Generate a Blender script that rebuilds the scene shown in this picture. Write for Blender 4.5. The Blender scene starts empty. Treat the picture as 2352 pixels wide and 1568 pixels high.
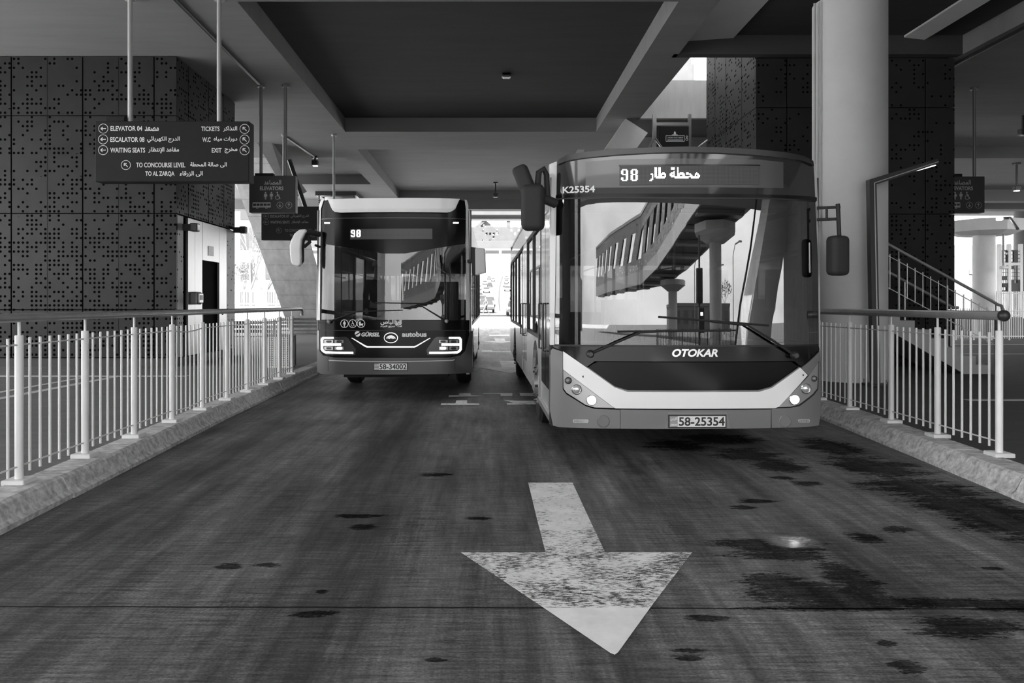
import bpy, bmesh, math, random
from mathutils import Vector, Matrix
from mathutils.bvhtree import BVHTree
random.seed(7)
SC = bpy.context.scene
COL = SC.collection
# ------------------------------------------------------------------ camera, sky, sun, exposure
F, VX, VY, CH = 1700.0, 1120.0, 697.0, 1.5      # focal length in pixels, vanishing point, eye height
W_, H_ = 2352.0, 1568.0
cam = bpy.data.cameras.new('camera')
cam.sensor_width = 36.0
cam.lens = F / W_ * 36.0
cam.shift_x = (W_ / 2 - VX) / W_
cam.shift_y = -(H_ / 2 - VY) / W_
cam.clip_end = 3000
camo = bpy.data.objects.new('camera', cam)
COL.objects.link(camo)
camo.location = (0, 0, CH)
camo.rotation_euler = (math.pi / 2, 0, 0)
SC.camera = camo

world = bpy.data.worlds.new('sky')
SC.world = world
world.use_nodes = True
wn, wl = world.node_tree.nodes, world.node_tree.links
bg = wn['Background']
tc = wn.new('ShaderNodeTexCoord')
mp = wn.new('ShaderNodeMapping')
mp.inputs['Scale'].default_value = (1.0, 1.0, 2.6)
nz = wn.new('ShaderNodeTexNoise')
nz.inputs['Scale'].default_value = 2.2
nz.inputs['Detail'].default_value = 7
rp = wn.new('ShaderNodeValToRGB')
rp.color_ramp.elements[0].position = 0.35
rp.color_ramp.elements[0].color = (.48, .48, .48, 1)
rp.color_ramp.elements[1].position = 0.68
rp.color_ramp.elements[1].color = (1, 1, 1, 1)
wl.new(tc.outputs['Generated'], mp.inputs[0])
wl.new(mp.outputs[0], nz.inputs['Vector'])
wl.new(nz.outputs['Fac'], rp.inputs[0])
wl.new(rp.outputs[0], bg.inputs[0])
bg.inputs[1].default_value = 2.7

sun = bpy.data.lights.new('sun', 'SUN')
sun.energy = 12.0
sun.angle = math.radians(0.6)
suno = bpy.data.objects.new('sun', sun)
COL.objects.link(suno)
# the sun stands to the left and behind the camera, 48 degrees high
_sd = Vector((math.cos(math.radians(48)) * -0.36, math.cos(math.radians(48)) * -0.93, math.sin(math.radians(48))))
suno.rotation_euler = _sd.to_track_quat('Z', 'Y').to_euler()
suno.location = (-40, -20, 45)

SC.view_settings.view_transform = 'Standard'
SC.view_settings.look = 'None'
SC.view_settings.gamma = 1
SC.view_settings.use_curve_mapping = False
SC.view_settings.exposure = 1.30
SC.cycles.max_bounces = 10
SC.cycles.diffuse_bounces = 6
SC.cycles.glossy_bounces = 5
SC.cycles.transparent_max_bounces = 24
SC.cycles.sample_clamp_indirect = 8
SC.cycles.caustics_reflective = False
SC.cycles.caustics_refractive = False
SC.cycles.blur_glossy = 0.5

# ------------------------------------------------------------------ helpers
def P(px, py, D):
    """world point at depth D seen at photo pixel (px, py)"""
    return Vector(((px - VX) / F * D, D, CH - (py - VY) / F * D))
def G(px, py, z=0.0):
    D = F * (CH - z) / (py - VY)
    return Vector(((px - VX) / F * D, D, z))
def XD(px, D): return (px - VX) / F * D
def ZD(py, D): return CH - (py - VY) / F * D

def g3(v): return (v, v, v, 1)
_M = {}
def mat(name, col, rough=.5, metal=0.0, var=0.0, scale=3.0, stretch=(1, 1, 1), emit=0.0, bump=0.0, spec=.5, coat=0.0):
    if name in _M: return _M[name]
    m = bpy.data.materials.new(name)
    m.use_nodes = True
    n, l = m.node_tree.nodes, m.node_tree.links
    b = n['Principled BSDF']
    b.inputs['Base Color'].default_value = g3(col)
    b.inputs['Roughness'].default_value = rough
    b.inputs['Metallic'].default_value = metal
    b.inputs['Specular IOR Level'].default_value = spec
    b.inputs['Coat Weight'].default_value = coat
    b.inputs['Coat Roughness'].default_value = .03
    if emit:
        b.inputs['Emission Color'].default_value = (1, 1, 1, 1)
        b.inputs['Emission Strength'].default_value = emit
    if var or bump:
        geo = n.new('ShaderNodeNewGeometry')
        mp_ = n.new('ShaderNodeMapping')
        mp_.inputs['Scale'].default_value = stretch
        l.new(geo.outputs['Position'], mp_.inputs[0])
        t = n.new('ShaderNodeTexNoise')
        t.inputs['Scale'].default_value = scale
        t.inputs['Detail'].default_value = 8
        t.inputs['Roughness'].default_value = .62
        l.new(mp_.outputs[0], t.inputs['Vector'])
        if var:
            r = n.new('ShaderNodeMapRange')
            r.inputs[1].default_value = .3
            r.inputs[2].default_value = .7
            r.inputs[3].default_value = col * (1 - var)
            r.inputs[4].default_value = col * (1 + var)
            l.new(t.outputs['Fac'], r.inputs[0])
            l.new(r.outputs[0], b.inputs['Base Color'])
        if bump:
            bp = n.new('ShaderNodeBump')
            bp.inputs['Strength'].default_value = bump
            bp.inputs['Distance'].default_value = .01
            l.new(t.outputs['Fac'], bp.inputs['Height'])
            l.new(bp.outputs[0], b.inputs['Normal'])
    _M[name] = m
    return m

def glass(name, tint, refl, rough=0.0, edge=.9):
    """pane of coated glass: clear transmission plus a mirror reflection that grows towards grazing angles"""
    if name in _M: return _M[name]
    m = bpy.data.materials.new(name)
    m.use_nodes = True
    n, l = m.node_tree.nodes, m.node_tree.links
    n.remove(n['Principled BSDF'])
    out = n['Material Output']
    tr = n.new('ShaderNodeBsdfTransparent')
    tr.inputs[0].default_value = g3(tint)
    gl = n.new('ShaderNodeBsdfGlossy')
    gl.inputs['Roughness'].default_value = rough
    gl.inputs[0].default_value = g3(1)
    lw = n.new('ShaderNodeLayerWeight')
    lw.inputs[0].default_value = .5
    pw = n.new('ShaderNodeMath'); pw.operation = 'POWER'; pw.inputs[1].default_value = 4.0
    mr = n.new('ShaderNodeMapRange')
    mr.inputs[3].default_value = refl
    mr.inputs[4].default_value = edge
    l.new(lw.outputs['Facing'], pw.inputs[0])
    l.new(pw.outputs[0], mr.inputs[0])
    mx = n.new('ShaderNodeMixShader')
    l.new(mr.outputs[0], mx.inputs[0])
    l.new(tr.outputs[0], mx.inputs[1])
    l.new(gl.outputs[0], mx.inputs[2])
    l.new(mx.outputs[0], out.inputs[0])
    _M[name] = m
    return m

def perforated(name, col, pitch, radius, base, gain, see_through=False, rough=.45, metal=.0, hole=.004, square=False):
    """sheet metal with punched holes on a square grid, some positions left unpunched"""
    if name in _M: return _M[name]
    m = bpy.data.materials.new(name)
    m.use_nodes = True
    n, l = m.node_tree.nodes, m.node_tree.links
    b = n['Principled BSDF']
    b.inputs['Roughness'].default_value = rough
    b.inputs['Metallic'].default_value = metal
    b.inputs['Specular IOR Level'].default_value = .15
    def M(op, a, c=None):
        q = n.new('ShaderNodeMath'); q.operation = op
        for i, v in enumerate((a, c)):
            if v is None: continue
            if isinstance(v, (int, float)): q.inputs[i].default_value = v
            else: l.new(v, q.inputs[i])
        return q.outputs[0]
    geo = n.new('ShaderNodeNewGeometry')
    sp = n.new('ShaderNodeSeparateXYZ')
    l.new(geo.outputs['Position'], sp.inputs[0])
    u = M('DIVIDE', M('ADD', sp.outputs[0], sp.outputs[1]), pitch)
    v = M('DIVIDE', sp.outputs[2], pitch)
    fu, fv = M('FLOOR', u), M('FLOOR', v)
    du = M('SUBTRACT', M('SUBTRACT', u, fu), .5)
    dv = M('SUBTRACT', M('SUBTRACT', v, fv), .5)
    if square:
        d = M('MAXIMUM', M('ABSOLUTE', du), M('ABSOLUTE', dv))
    else:
        d = M('SQRT', M('ADD', M('MULTIPLY', du, du), M('MULTIPLY', dv, dv)))
    inside = M('LESS_THAN', d, radius / pitch)
    cb = n.new('ShaderNodeCombineXYZ')
    l.new(fu, cb.inputs[0]); l.new(fv, cb.inputs[1])
    wnz = n.new('ShaderNodeTexWhiteNoise'); wnz.noise_dimensions = '2D'
    l.new(cb.outputs[0], wnz.inputs['Vector'])
    nn = n.new('ShaderNodeTexNoise'); nn.noise_dimensions = '2D'
    nn.inputs['Scale'].default_value = .23
    nn.inputs['Detail'].default_value = 2
    l.new(cb.outputs[0], nn.inputs['Vector'])
    # fewer holes high up, more near the ground
    hz = M('MULTIPLY', M('SUBTRACT', 4.0, sp.outputs[2]), .05)
    dens = M('ADD', M('ADD', M('MULTIPLY', M('SUBTRACT', nn.outputs['Fac'], .5), gain), base), hz)
    on = M('MULTIPLY', M('LESS_THAN', wnz.outputs['Value'], dens), inside)
    t = n.new('ShaderNodeTexNoise')
    t.inputs['Scale'].default_value = 2.0
    t.inputs['Detail'].default_value = 5
    l.new(geo.outputs['Position'], t.inputs['Vector'])
    r = n.new('ShaderNodeMapRange')
    r.inputs[1].default_value = .3; r.inputs[2].default_value = .7
    r.inputs[3].default_value = col * .88; r.inputs[4].default_value = col * 1.12
    l.new(t.outputs['Fac'], r.inputs[0])
    if see_through:
        l.new(r.outputs[0], b.inputs['Base Color'])
        tr = n.new('ShaderNodeBsdfTransparent')
        mx = n.new('ShaderNodeMixShader')
        l.new(on, mx.inputs[0]); l.new(b.outputs[0], mx.inputs[1]); l.new(tr.outputs[0], mx.inputs[2])
        l.new(mx.outputs[0], n['Material Output'].inputs[0])
    else:
        l.new(r.outputs[0], b.inputs['Base Color'])
        hd = n.new('ShaderNodeBsdfDiffuse'); hd.inputs[0].default_value = g3(hole)
        mx = n.new('ShaderNodeMixShader')
        l.new(on, mx.inputs[0]); l.new(b.outputs[0], mx.inputs[1]); l.new(hd.outputs[0], mx.inputs[2])
        l.new(mx.outputs[0], n['Material Output'].inputs[0])
    _M[name] = m
    return m

# ---- object making
def origin_of(o):
    v = Vector((0, 0, 0))
    while o is not None:
        v += o.location
        o = o.parent
    return v
def obj(name, bm, m, parent=None, local=False, smooth=False, kind=None, label=None):
    if parent is not None and not local:
        bmesh.ops.translate(bm, verts=bm.verts[:], vec=-origin_of(parent))
    bmesh.ops.recalc_face_normals(bm, faces=bm.faces[:])
    me = bpy.data.meshes.new(name)
    bm.to_mesh(me)
    bm.free()
    if smooth:
        for p in me.polygons: p.use_smooth = True
        if smooth != 'all': me.set_sharp_from_angle(angle=math.radians(38))
    ms = m if isinstance(m, (list, tuple)) else [m]
    for q in ms: me.materials.append(q)
    o = bpy.data.objects.new(name, me)
    COL.objects.link(o)
    if parent is not None: o.parent = parent
    if kind: o['kind'] = kind
    if label: o['label'] = label
    return o
def struct(name, bm, m, smooth=False):
    return obj(name, bm, m, None, smooth=smooth, kind='structure')
def tag(o, label, cat, group=None):
    o['label'] = label
    o['category'] = cat
    if group: o['group'] = group
    return o
def thing(name, label, cat, loc, rz=0.0, group=None):
    o = bpy.data.objects.new(name, None)
    COL.objects.link(o)
    o.location = loc
    o.rotation_euler = (0, 0, rz)
    o.empty_display_size = .2
    return tag(o, label, cat, group)
def copy_tree(o, parent=None):
    c = o.copy()
    COL.objects.link(c)
    if parent is not None: c.parent = parent
    for ch in [q for q in bpy.data.objects if q.parent == o and q is not c]:
        copy_tree(ch, c)
    return c

# ---- shapes
def NB(): return bmesh.new()
def box(bm, x0, x1, y0, y1, z0, z1, bev=0.0, seg=2):
    r = bmesh.ops.create_cube(bm, size=1.0)
    vs = r['verts']
    for v in vs:
        v.co = Vector((x0 + (v.co.x + .5) * (x1 - x0), y0 + (v.co.y + .5) * (y1 - y0), z0 + (v.co.z + .5) * (z1 - z0)))
    if bev:
        es = list({e for v in vs for e in v.link_edges})
        bmesh.ops.bevel(bm, geom=es, offset=bev, segments=seg, affect='EDGES', profile=.5)
    return bm
def bx(*a, **k): return box(NB(), *a, **k)
def tube(bm, pts, r, seg=10, r2=None):
    pts = [Vector(p) for p in pts]
    rings = []
    up = None
    for i, p in enumerate(pts):
        a = pts[max(i - 1, 0)]; b = pts[min(i + 1, len(pts) - 1)]
        d = (b - a).normalized()
        if up is None:
            up = Vector((0, 0, 1)) if abs(d.z) < .9 else Vector((0, 1, 0))
        s = d.cross(up).normalized()
        t = s.cross(d).normalized()
        up = t
        rr = r if r2 is None else r + (r2 - r) * i / (len(pts) - 1)
        rings.append([bm.verts.new(p + (s * math.cos(2 * math.pi * k / seg) + t * math.sin(2 * math.pi * k / seg)) * rr) for k in range(seg)])
    for i in range(len(rings) - 1):
        for k in range(seg):
            bm.faces.new((rings[i][k], rings[i][(k + 1) % seg], rings[i + 1][(k + 1) % seg], rings[i + 1][k]))
    bm.faces.new(rings[0][::-1]); bm.faces.new(rings[-1])
    return bm
def tb(pts, r, seg=10, r2=None): return tube(NB(), pts, r, seg, r2)
def prism(bm, poly, vec):
    """extrude a planar polygon (list of 3-D points) along vec"""
    a = [bm.verts.new(Vector(p)) for p in poly]
    b = [bm.verts.new(Vector(p) + Vector(vec)) for p in poly]
    n = len(a)
    bm.faces.new(a); bm.faces.new(b[::-1])
    for i in range(n):
        bm.faces.new((a[i], a[(i + 1) % n], b[(i + 1) % n], b[i]))
    return bm
def hull(bm, bot, top):
    n = len(bot)
    a = [bm.verts.new(Vector(p)) for p in bot]; b = [bm.verts.new(Vector(p)) for p in top]
    bm.faces.new(a); bm.faces.new(b[::-1])
    for i in range(n): bm.faces.new((a[i], a[(i + 1) % n], b[(i + 1) % n], b[i]))
    return bm
def lathe(bm, prof, c, axis='z', seg=24):
    """profile [(radius, height)] turned about an axis through c"""
    rings = []
    for r, h in prof:
        ring = []
        for k in range(seg):
            a = 2 * math.pi * k / seg
            if axis == 'z': q = Vector((r * math.cos(a), r * math.sin(a), h))
            elif axis == 'x': q = Vector((h, r * math.cos(a), r * math.sin(a)))
            else: q = Vector((r * math.cos(a), h, r * math.sin(a)))
            ring.append(bm.verts.new(Vector(c) + q))
        rings.append(ring)
    for i in range(len(rings) - 1):
        for k in range(seg):
            bm.faces.new((rings[i][k], rings[i][(k + 1) % seg], rings[i + 1][(k + 1) % seg], rings[i + 1][k]))
    bm.faces.new(rings[0]); bm.faces.new(rings[-1])
    return bm
def disc(bm, c, r, y=None, thick=.004, seg=20, sx=1.0):
    return lathe(bm, [(r, 0), (r, thick)], c, 'y', seg)

# ---- Arabic letters: joined presentation forms in visual order
_AR = {'ا': (0xFE8D, 2), 'إ': (0xFE87, 2), 'ب': (0xFE8F, 4), 'ة': (0xFE93, 2), 'ت': (0xFE95, 4), 'ج': (0xFE9D, 4), 'ح': (0xFEA1, 4),
       'خ': (0xFEA5, 4), 'د': (0xFEA9, 2), 'ذ': (0xFEAB, 2), 'ر': (0xFEAD, 2), 'ز': (0xFEAF, 2), 'س': (0xFEB1, 4), 'ص': (0xFEB9, 4),
       'ط': (0xFEC1, 4), 'ظ': (0xFEC5, 4), 'ع': (0xFEC9, 4), 'ق': (0xFED5, 4), 'ك': (0xFED9, 4), 'ل': (0xFEDD, 4), 'م': (0xFEE1, 4),
       'ن': (0xFEE5, 4), 'ه': (0xFEE9, 4), 'و': (0xFEED, 2), 'ى': (0xFEEF, 2), 'ي': (0xFEF1, 4), 'ئ': (0xFE89, 4), 'ء': (0xFE80, 1)}
def arabic(s):
    out = []
    for w in s.split(' '):
        r = ''
        i = 0
        prev = False
        while i < len(w):
            c = w[i]
            if c == 'ل' and i + 1 < len(w) and w[i + 1] in 'اإ':
                base = 0xFEFB if w[i + 1] == 'ا' else 0xFEF9
                r += chr(base + (1 if prev else 0)); prev = False; i += 2
                continue
            base, nf = _AR[c]
            nxt = i + 1 < len(w) and w[i + 1] != 'ء' and nf == 4
            form = (3 if nxt else 1) if prev else (2 if nxt else 0)
            if nf == 1: form = 0
            r += chr(base + form)
            prev = nxt
            i += 1
        out.append(r)
    return ' '.join(out)[::-1]

def _offset(lp, d):
    n = len(lp)
    out = []
    for i in range(n):
        a, b, c = lp[i - 1], lp[i], lp[(i + 1) % n]
        e, f = (b - a), (c - b)
        if e.length < 1e-9 or f.length < 1e-9:
            out.append(b.copy()); continue
        e.normalize(); f.normalize()
        m = Vector((e.y, -e.x)) + Vector((f.y, -f.x))
        if m.length < 1e-6: out.append(b.copy()); continue
        m.normalize()
        out.append(b + m * d / max(.5, m.dot(Vector((e.y, -e.x)))))
    return out
def text_bm(s, bold=.0, extrude=.0, shear=0.0, spacing=1.0):
    """flat lettering in its tight box: returns (bmesh in x/z, width, height); outlines filled by the non-zero winding rule"""
    c = bpy.data.curves.new('lettering', 'FONT')
    c.body = s
    c.size = 1
    c.shear = shear
    c.space_character = spacing
    c.resolution_u = 4
    c.fill_mode = 'NONE'
    o = bpy.data.objects.new('lettering', c)
    COL.objects.link(o)
    dg = bpy.context.evaluated_depsgraph_get()
    me = bpy.data.meshes.new_from_object(o.evaluated_get(dg))
    bpy.data.objects.remove(o)
    bpy.data.curves.remove(c)
    nxt = {e.vertices[0]: e.vertices[1] for e in me.edges if abs(e.vertices[0] - e.vertices[1]) == 1 and e.vertices[0] < e.vertices[1]}
    loops, cur = [], []
    for k in range(len(me.vertices)):
        cur.append(me.vertices[k].co.xy.copy())
        if k not in nxt:
            if len(cur) > 2: loops.append(cur)
            cur = []
    bpy.data.meshes.remove(me)
    def area(lp): return sum(lp[i - 1].x * lp[i].y - lp[i].x * lp[i - 1].y for i in range(len(lp))) / 2
    if sum(area(l) for l in loops) < 0: loops = [l[::-1] for l in loops]
    loops = [_offset(l, bold) for l in loops]
    # outlines that touch in x are filled together
    loops.sort(key=lambda l: min(p.x for p in l))
    groups, right = [], -1e9
    for l in loops:
        if groups and min(p.x for p in l) < right: groups[-1].append(l)
        else: groups.append([l])
        right = max(right, max(p.x for p in l))
    bm = NB()
    for g in groups:
        segs = []
        for l in g:
            for i in range(len(l)):
                a, b = l[i - 1], l[i]
                if abs(a.y - b.y) > 1e-7: segs.append((a, b, 1) if a.y < b.y else (b, a, -1))
        ys = {round(p.y, 6) for l in g for p in l}
        for i in range(len(segs)):
            a, b, _ = segs[i]
            for k in range(i):
                c_, d, _ = segs[k]
                if max(a.y, c_.y) >= min(b.y, d.y) or max(a.x, b.x) < min(c_.x, d.x) or max(c_.x, d.x) < min(a.x, b.x): continue
                r, q = b - a, d - c_
                den = r.x * q.y - r.y * q.x
                if abs(den) < 1e-12: continue
                t = ((c_.x - a.x) * q.y - (c_.y - a.y) * q.x) / den
                u = ((c_.x - a.x) * r.y - (c_.y - a.y) * r.x) / den
                if 0 < t < 1 and 0 < u < 1: ys.add(round(a.y + r.y * t, 6))
        ys = sorted(ys)
        for y0, y1 in zip(ys, ys[1:]):
            if y1 - y0 < 2e-6: continue
            ym = (y0 + y1) / 2
            row = []
            for a, b, w in segs:
                if a.y <= ym < b.y:
                    f = lambda y: a.x + (b.x - a.x) * (y - a.y) / (b.y - a.y)
                    row.append((f(ym), f(y0), f(y1), w))
            row.sort()
            wn_, st = 0, None
            for xm, xa, xb, w in row:
                if wn_ == 0: st = (xa, xb)
                wn_ += w
                if wn_ == 0:
                    q = [(st[0], y0), (xa, y0), (xb, y1), (st[1], y1)]
                    bm.faces.new([bm.verts.new((p[0], 0, p[1])) for p in q])
    bmesh.ops.remove_doubles(bm, verts=bm.verts[:], dist=1e-5)
    xs = [v.co.x for v in bm.verts]; ys = [v.co.z for v in bm.verts]
    x0, x1, y0, y1 = min(xs), max(xs), min(ys), max(ys)
    for v in bm.verts: v.co = Vector((v.co.x - x0, 0, v.co.z - y0))
    return bm, x1 - x0, y1 - y0
def fit_text(s, x0, x1, z0, z1, y, bold=.02, shear=0.0, spacing=1.0):
    """lettering filling the box x0..x1, z0..z1 in the plane y"""
    bm, w, h = text_bm(s, bold, 0, shear, spacing)
    for v in bm.verts:
        v.co = Vector((x0 + v.co.x / w * (x1 - x0), y, z0 + v.co.z / h * (z1 - z0)))
    return bm
def ring(bm, cx, cz, r, w, y, seg=28):
    a = [bm.verts.new((cx + r * math.cos(2 * math.pi * k / seg), y, cz + r * math.sin(2 * math.pi * k / seg))) for k in range(seg)]
    b = [bm.verts.new((cx + (r - w) * math.cos(2 * math.pi * k / seg), y, cz + (r - w) * math.sin(2 * math.pi * k / seg))) for k in range(seg)]
    for k in range(seg):
        bm.faces.new((a[k], a[(k + 1) % seg], b[(k + 1) % seg], b[k]))
    return bm
def strip(bm, p, q, w, y):
    """flat bar from p to q (x, z) of width w in the plane y"""
    p, q = Vector(p), Vector(q)
    d = (q - p).normalized()
    s = Vector((-d.y, d.x)) * w / 2
    bm.faces.new([bm.verts.new((v.x, y, v.y)) for v in (p - s, q - s, q + s, p + s)])
    return bm
def arrow_icon(bm, cx, cz, r, ang, y):
    """thin ring with an arrow inside, the arrow pointing along ang (degrees)"""
    ring(bm, cx, cz, r, r * .1, y)
    a = math.radians(ang)
    d = Vector((math.cos(a), math.sin(a)))
    c = Vector((cx, cz))
    t = c + d * r * .52
    strip(bm, c - d * r * .55, t, r * .16, y)
    for s in (140, -140):
        e = Vector((math.cos(a + math.radians(s)), math.sin(a + math.radians(s))))
        strip(bm, t - d * .0, t + e * r * .55, r * .16, y)
    return bm
def poly(bm, pts, y):
    bm.faces.new([bm.verts.new((p[0], y, p[1])) for p in pts])
    return bm
def dot(bm, cx, cz, r, y, seg=14):
    return poly(bm, [(cx + r * math.cos(2 * math.pi * k / seg), cz + r * math.sin(2 * math.pi * k / seg)) for k in range(seg)], y)

# ------------------------------------------------------------------ materials
CONC = mat('concrete', .42, .75, var=.10, scale=1.2, stretch=(1, 1, 2.5), bump=.15)
CONC_L = mat('concrete_light', .55, .7, var=.10, scale=1.5, stretch=(3, 3, .5), bump=.1)
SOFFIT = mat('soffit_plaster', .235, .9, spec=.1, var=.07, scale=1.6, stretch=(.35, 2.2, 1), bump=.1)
COFFER = mat('coffer_plaster_shaded', .075, .9, spec=.05, var=.08, scale=1.6, stretch=(.35, 2.2, 1), bump=.1)  # shade of the near recesses put into a darker plaster copy
PALE = mat('pale_plaster', .72, .75, var=.05, scale=2)
COLUMN = mat('column_concrete', .60, .7, var=.05, scale=1.3, bump=.08)
WHITE = mat('white_paint', .80, .35, var=.04, scale=6)
RAILM = mat('rail_steel', .42, .30, metal=.35, var=.12, scale=8)
STEEL = mat('brushed_steel', .42, .32, metal=.7, var=.06, scale=5, stretch=(6, 6, .4))
DARK = mat('dark_metal', .03, .4)
DARKR = mat('dark_rubber', .015, .75)
GREY = mat('grey_metal', .25, .45, metal=.4)
BLACK = mat('deep_black', .004, .9)
SIGNM = mat('sign_panel', .018, .6, spec=.2, var=.08, scale=5)
LETTER = mat('letter_white', .82, .5)
KERB = mat('kerb_stone', .55, .75, var=.48, scale=9, stretch=(1, 2.0, 2.2), bump=.5)
PAVE_R = mat('platform_paving_shaded', .055, .75, var=.2, scale=3, stretch=(.6, 2, 1), bump=.2)  # right platform's shade put into a darker copy of the paving
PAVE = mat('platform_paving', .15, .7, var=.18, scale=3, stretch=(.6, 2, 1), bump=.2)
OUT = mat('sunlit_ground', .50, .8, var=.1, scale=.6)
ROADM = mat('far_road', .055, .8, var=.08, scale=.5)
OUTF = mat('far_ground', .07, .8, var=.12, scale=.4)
COURT = mat('courtyard_plaster', .11, .75, var=.06, scale=1)
TACT = mat('tactile_strip', .55, .6, var=.1, scale=6)
LAMP = mat('lamp_lit', .9, .3, emit=14)
LED = mat('led_white', .9, .3, emit=6)
PERF = perforated('perforated_cladding', .034, .0944, .027, .42, 1.6, metal=.2, rough=.42)
PERF_W = perforated('perforated_light_cladding', .60, .0944, .021, .08, 1.1)
PERF_S = perforated('perforated_screen', .10, .16, .068, .48, .9, see_through=True, square=True)
PERF_F = perforated('perforated_bridge_panel', .50, .30, .10, .38, .5, see_through=True, square=True)

def floor_material():
    m = bpy.data.materials.new('lane_concrete')
    m.use_nodes = True
    n, l = m.node_tree.nodes, m.node_tree.links
    b = n['Principled BSDF']
    geo = n.new('ShaderNodeNewGeometry')
    pos = geo.outputs['Position']
    def val(v): return v
    def M(op, a, c=None, d=None, clamp=False):
        q = n.new('ShaderNodeMath'); q.operation = op; q.use_clamp = clamp
        for i, v in enumerate((a, c, d)):
            if v is None: continue
            if isinstance(v, (int, float)): q.inputs[i].default_value = v
            else: l.new(v, q.inputs[i])
        return q.outputs[0]
    def noise(scale, stretch, detail=6, rough=.6):
        mp_ = n.new('ShaderNodeMapping'); mp_.inputs['Scale'].default_value = stretch
        l.new(pos, mp_.inputs[0])
        t = n.new('ShaderNodeTexNoise'); t.inputs['Scale'].default_value = scale
        t.inputs['Detail'].default_value = detail; t.inputs['Roughness'].default_value = rough
        l.new(mp_.outputs[0], t.inputs['Vector'])
        return t
    def rng(x, a, c, lo, hi):
        q = n.new('ShaderNodeMapRange')
        l.new(x, q.inputs[0])
        for i, v in enumerate((a, c, lo, hi)): q.inputs[i + 1].default_value = v
        return q.outputs[0]
    blot = noise(1.1, (1, .8, 1), 8).outputs['Fac']
    brush = noise(10, (.35, 4.5, 1), 6, .7).outputs['Fac']       # broom finish across the lane
    fine = noise(60, (1, 1.6, 1), 4, .7).outputs['Fac']
    tyre = noise(2.2, (1.6, .10, 1), 6, .6).outputs['Fac']       # rubber drawn out along the lane
    scuff = noise(7, (1.8, .16, 1), 5, .7).outputs['Fac']
    c = M('MULTIPLY', rng(blot, .3, .7, .66, 1.34), .125)
    c = M('MULTIPLY', c, rng(brush, .36, .64, .5, 1.5))
    c = M('MULTIPLY', c, rng(fine, .36, .64, .60, 1.40))
    c = M('MULTIPLY', c, rng(tyre, .36, .62, .50, 1.2))
    c = M('MULTIPLY', c, rng(scuff, .36, .64, .68, 1.32))
    # wheel tracks darkened by rubber
    sx = n.new('ShaderNodeSeparateXYZ'); l.new(pos, sx.inputs[0])
    wob = M('MULTIPLY', M('SUBTRACT', noise(.7, (1, .4, 1), 3).outputs['Fac'], .5), .8)
    for xc, wd, amt in ((-.95, .34, .45), (-2.5, .30, .3), (.15, .16, .2)):
        d = M('DIVIDE', M('SUBTRACT', M('ADD', sx.outputs[0], wob), xc), wd)
        gss = M('EXPONENT', M('MULTIPLY', M('MULTIPLY', d, d), -1.0))
        c = M('MULTIPLY', c, M('SUBTRACT', 1.0, M('MULTIPLY', gss, amt)))
    # pale specks of grit
    sp = noise(95, (1, 1, 1), 2, .5).outputs['Fac']
    c = M('ADD', c, M('MULTIPLY', M('GREATER_THAN', sp, .74), .16))
    # wet patches, each with its own outline, ragged across the broom lines
    wx = M('MULTIPLY', M('SUBTRACT', noise(2.6, (.6, 2.2, 1), 7, .7).outputs['Fac'], .5), 2.4)
    wy = M('MULTIPLY', M('SUBTRACT', noise(13, (.35, 2.6, 1), 7, .8).outputs['Fac'], .5), 4.2)
    wy = M('ADD', wy, M('MULTIPLY', M('SUBTRACT', noise(40, (.5, 1.7, 1), 6, .8).outputs['Fac'], .5), 4.5))
    blots = [(1770, 1256, 118, 16), (1800, 1275, 120, 12), (1745, 1247, 90, 10), (1860, 1360, 150, 26), (1955, 1330, 52, 44), (1785, 1340, 82, 26),
             (1905, 1382, 130, 18), (1985, 1235, 40, 12), (1560, 1022, 70, 12), (1650, 1008, 90, 12), (1718, 1045, 78, 16), (1790, 1070, 60, 14),
             (1905, 1025, 60, 20), (2010, 1072, 90, 26), (2110, 1120, 110, 26), (2230, 1165, 130, 30), (2330, 1205, 120, 40),
             (1800, 1097, 26, 4), (1852, 1110, 38, 6), (1705, 1165, 30, 5), (1730, 1150, 40, 5), (2282, 1305, 30, 4), (1582, 1494, 35, 6), (1576, 1510, 32, 7),
             (992, 1515, 26, 5), (536, 1300, 34, 7), (622, 1297, 28, 5), (738, 1358, 14, 5), (726, 1410, 52, 8),
             (832, 1210, 32, 7), (2085, 1532, 40, 16), (2032, 1478, 22, 8), (2210, 1440, 120, 24), (2150, 1384, 260, 11), (1960, 1378, 120, 10), (2330, 1390, 120, 14),
             (1620, 1420, 50, 8), (820, 1185, 60, 5), (1100, 1190, 30, 4), (2060, 1215, 40, 8), (1940, 1395, 200, 8),
             (1000, 1090, 40, 4)]
    best = None
    for px, py, rx, ry in blots:
        o = G(px, py)
        ax = abs(G(px + rx, py).x - o.x)
        ay = abs(G(px, py - ry).y - o.y)
        dx = M('DIVIDE', M('SUBTRACT', M('ADD', sx.outputs[0], M('MULTIPLY', wx, min(.5, ax * 1.2))), o.x), ax)
        dy = M('DIVIDE', M('SUBTRACT', sx.outputs[1], o.y), ay)
        q = M('ADD', M('ADD', M('MULTIPLY', dx, dx), M('MULTIPLY', dy, dy)), wy)
        best = q if best is None else M('MINIMUM', best, q)
    wet = rng(best, .8, 1.2, 1.0, 0.0)
    c = M('MULTIPLY', c, M('SUBTRACT', 1.0, M('MULTIPLY', wet, .72)))
    # the sawn joint across the lane
    jy = M('ADD', sx.outputs[1], M('MULTIPLY', M('SUBTRACT', noise(3, (1, .1, 1), 4).outputs['Fac'], .5), .02))
    jy = M('ADD', jy, M('MULTIPLY', sx.outputs[0], .006))
    jd = M('ABSOLUTE', M('SUBTRACT', jy, 3.652))
    joint = M('LESS_THAN', jd, .008)
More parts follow.
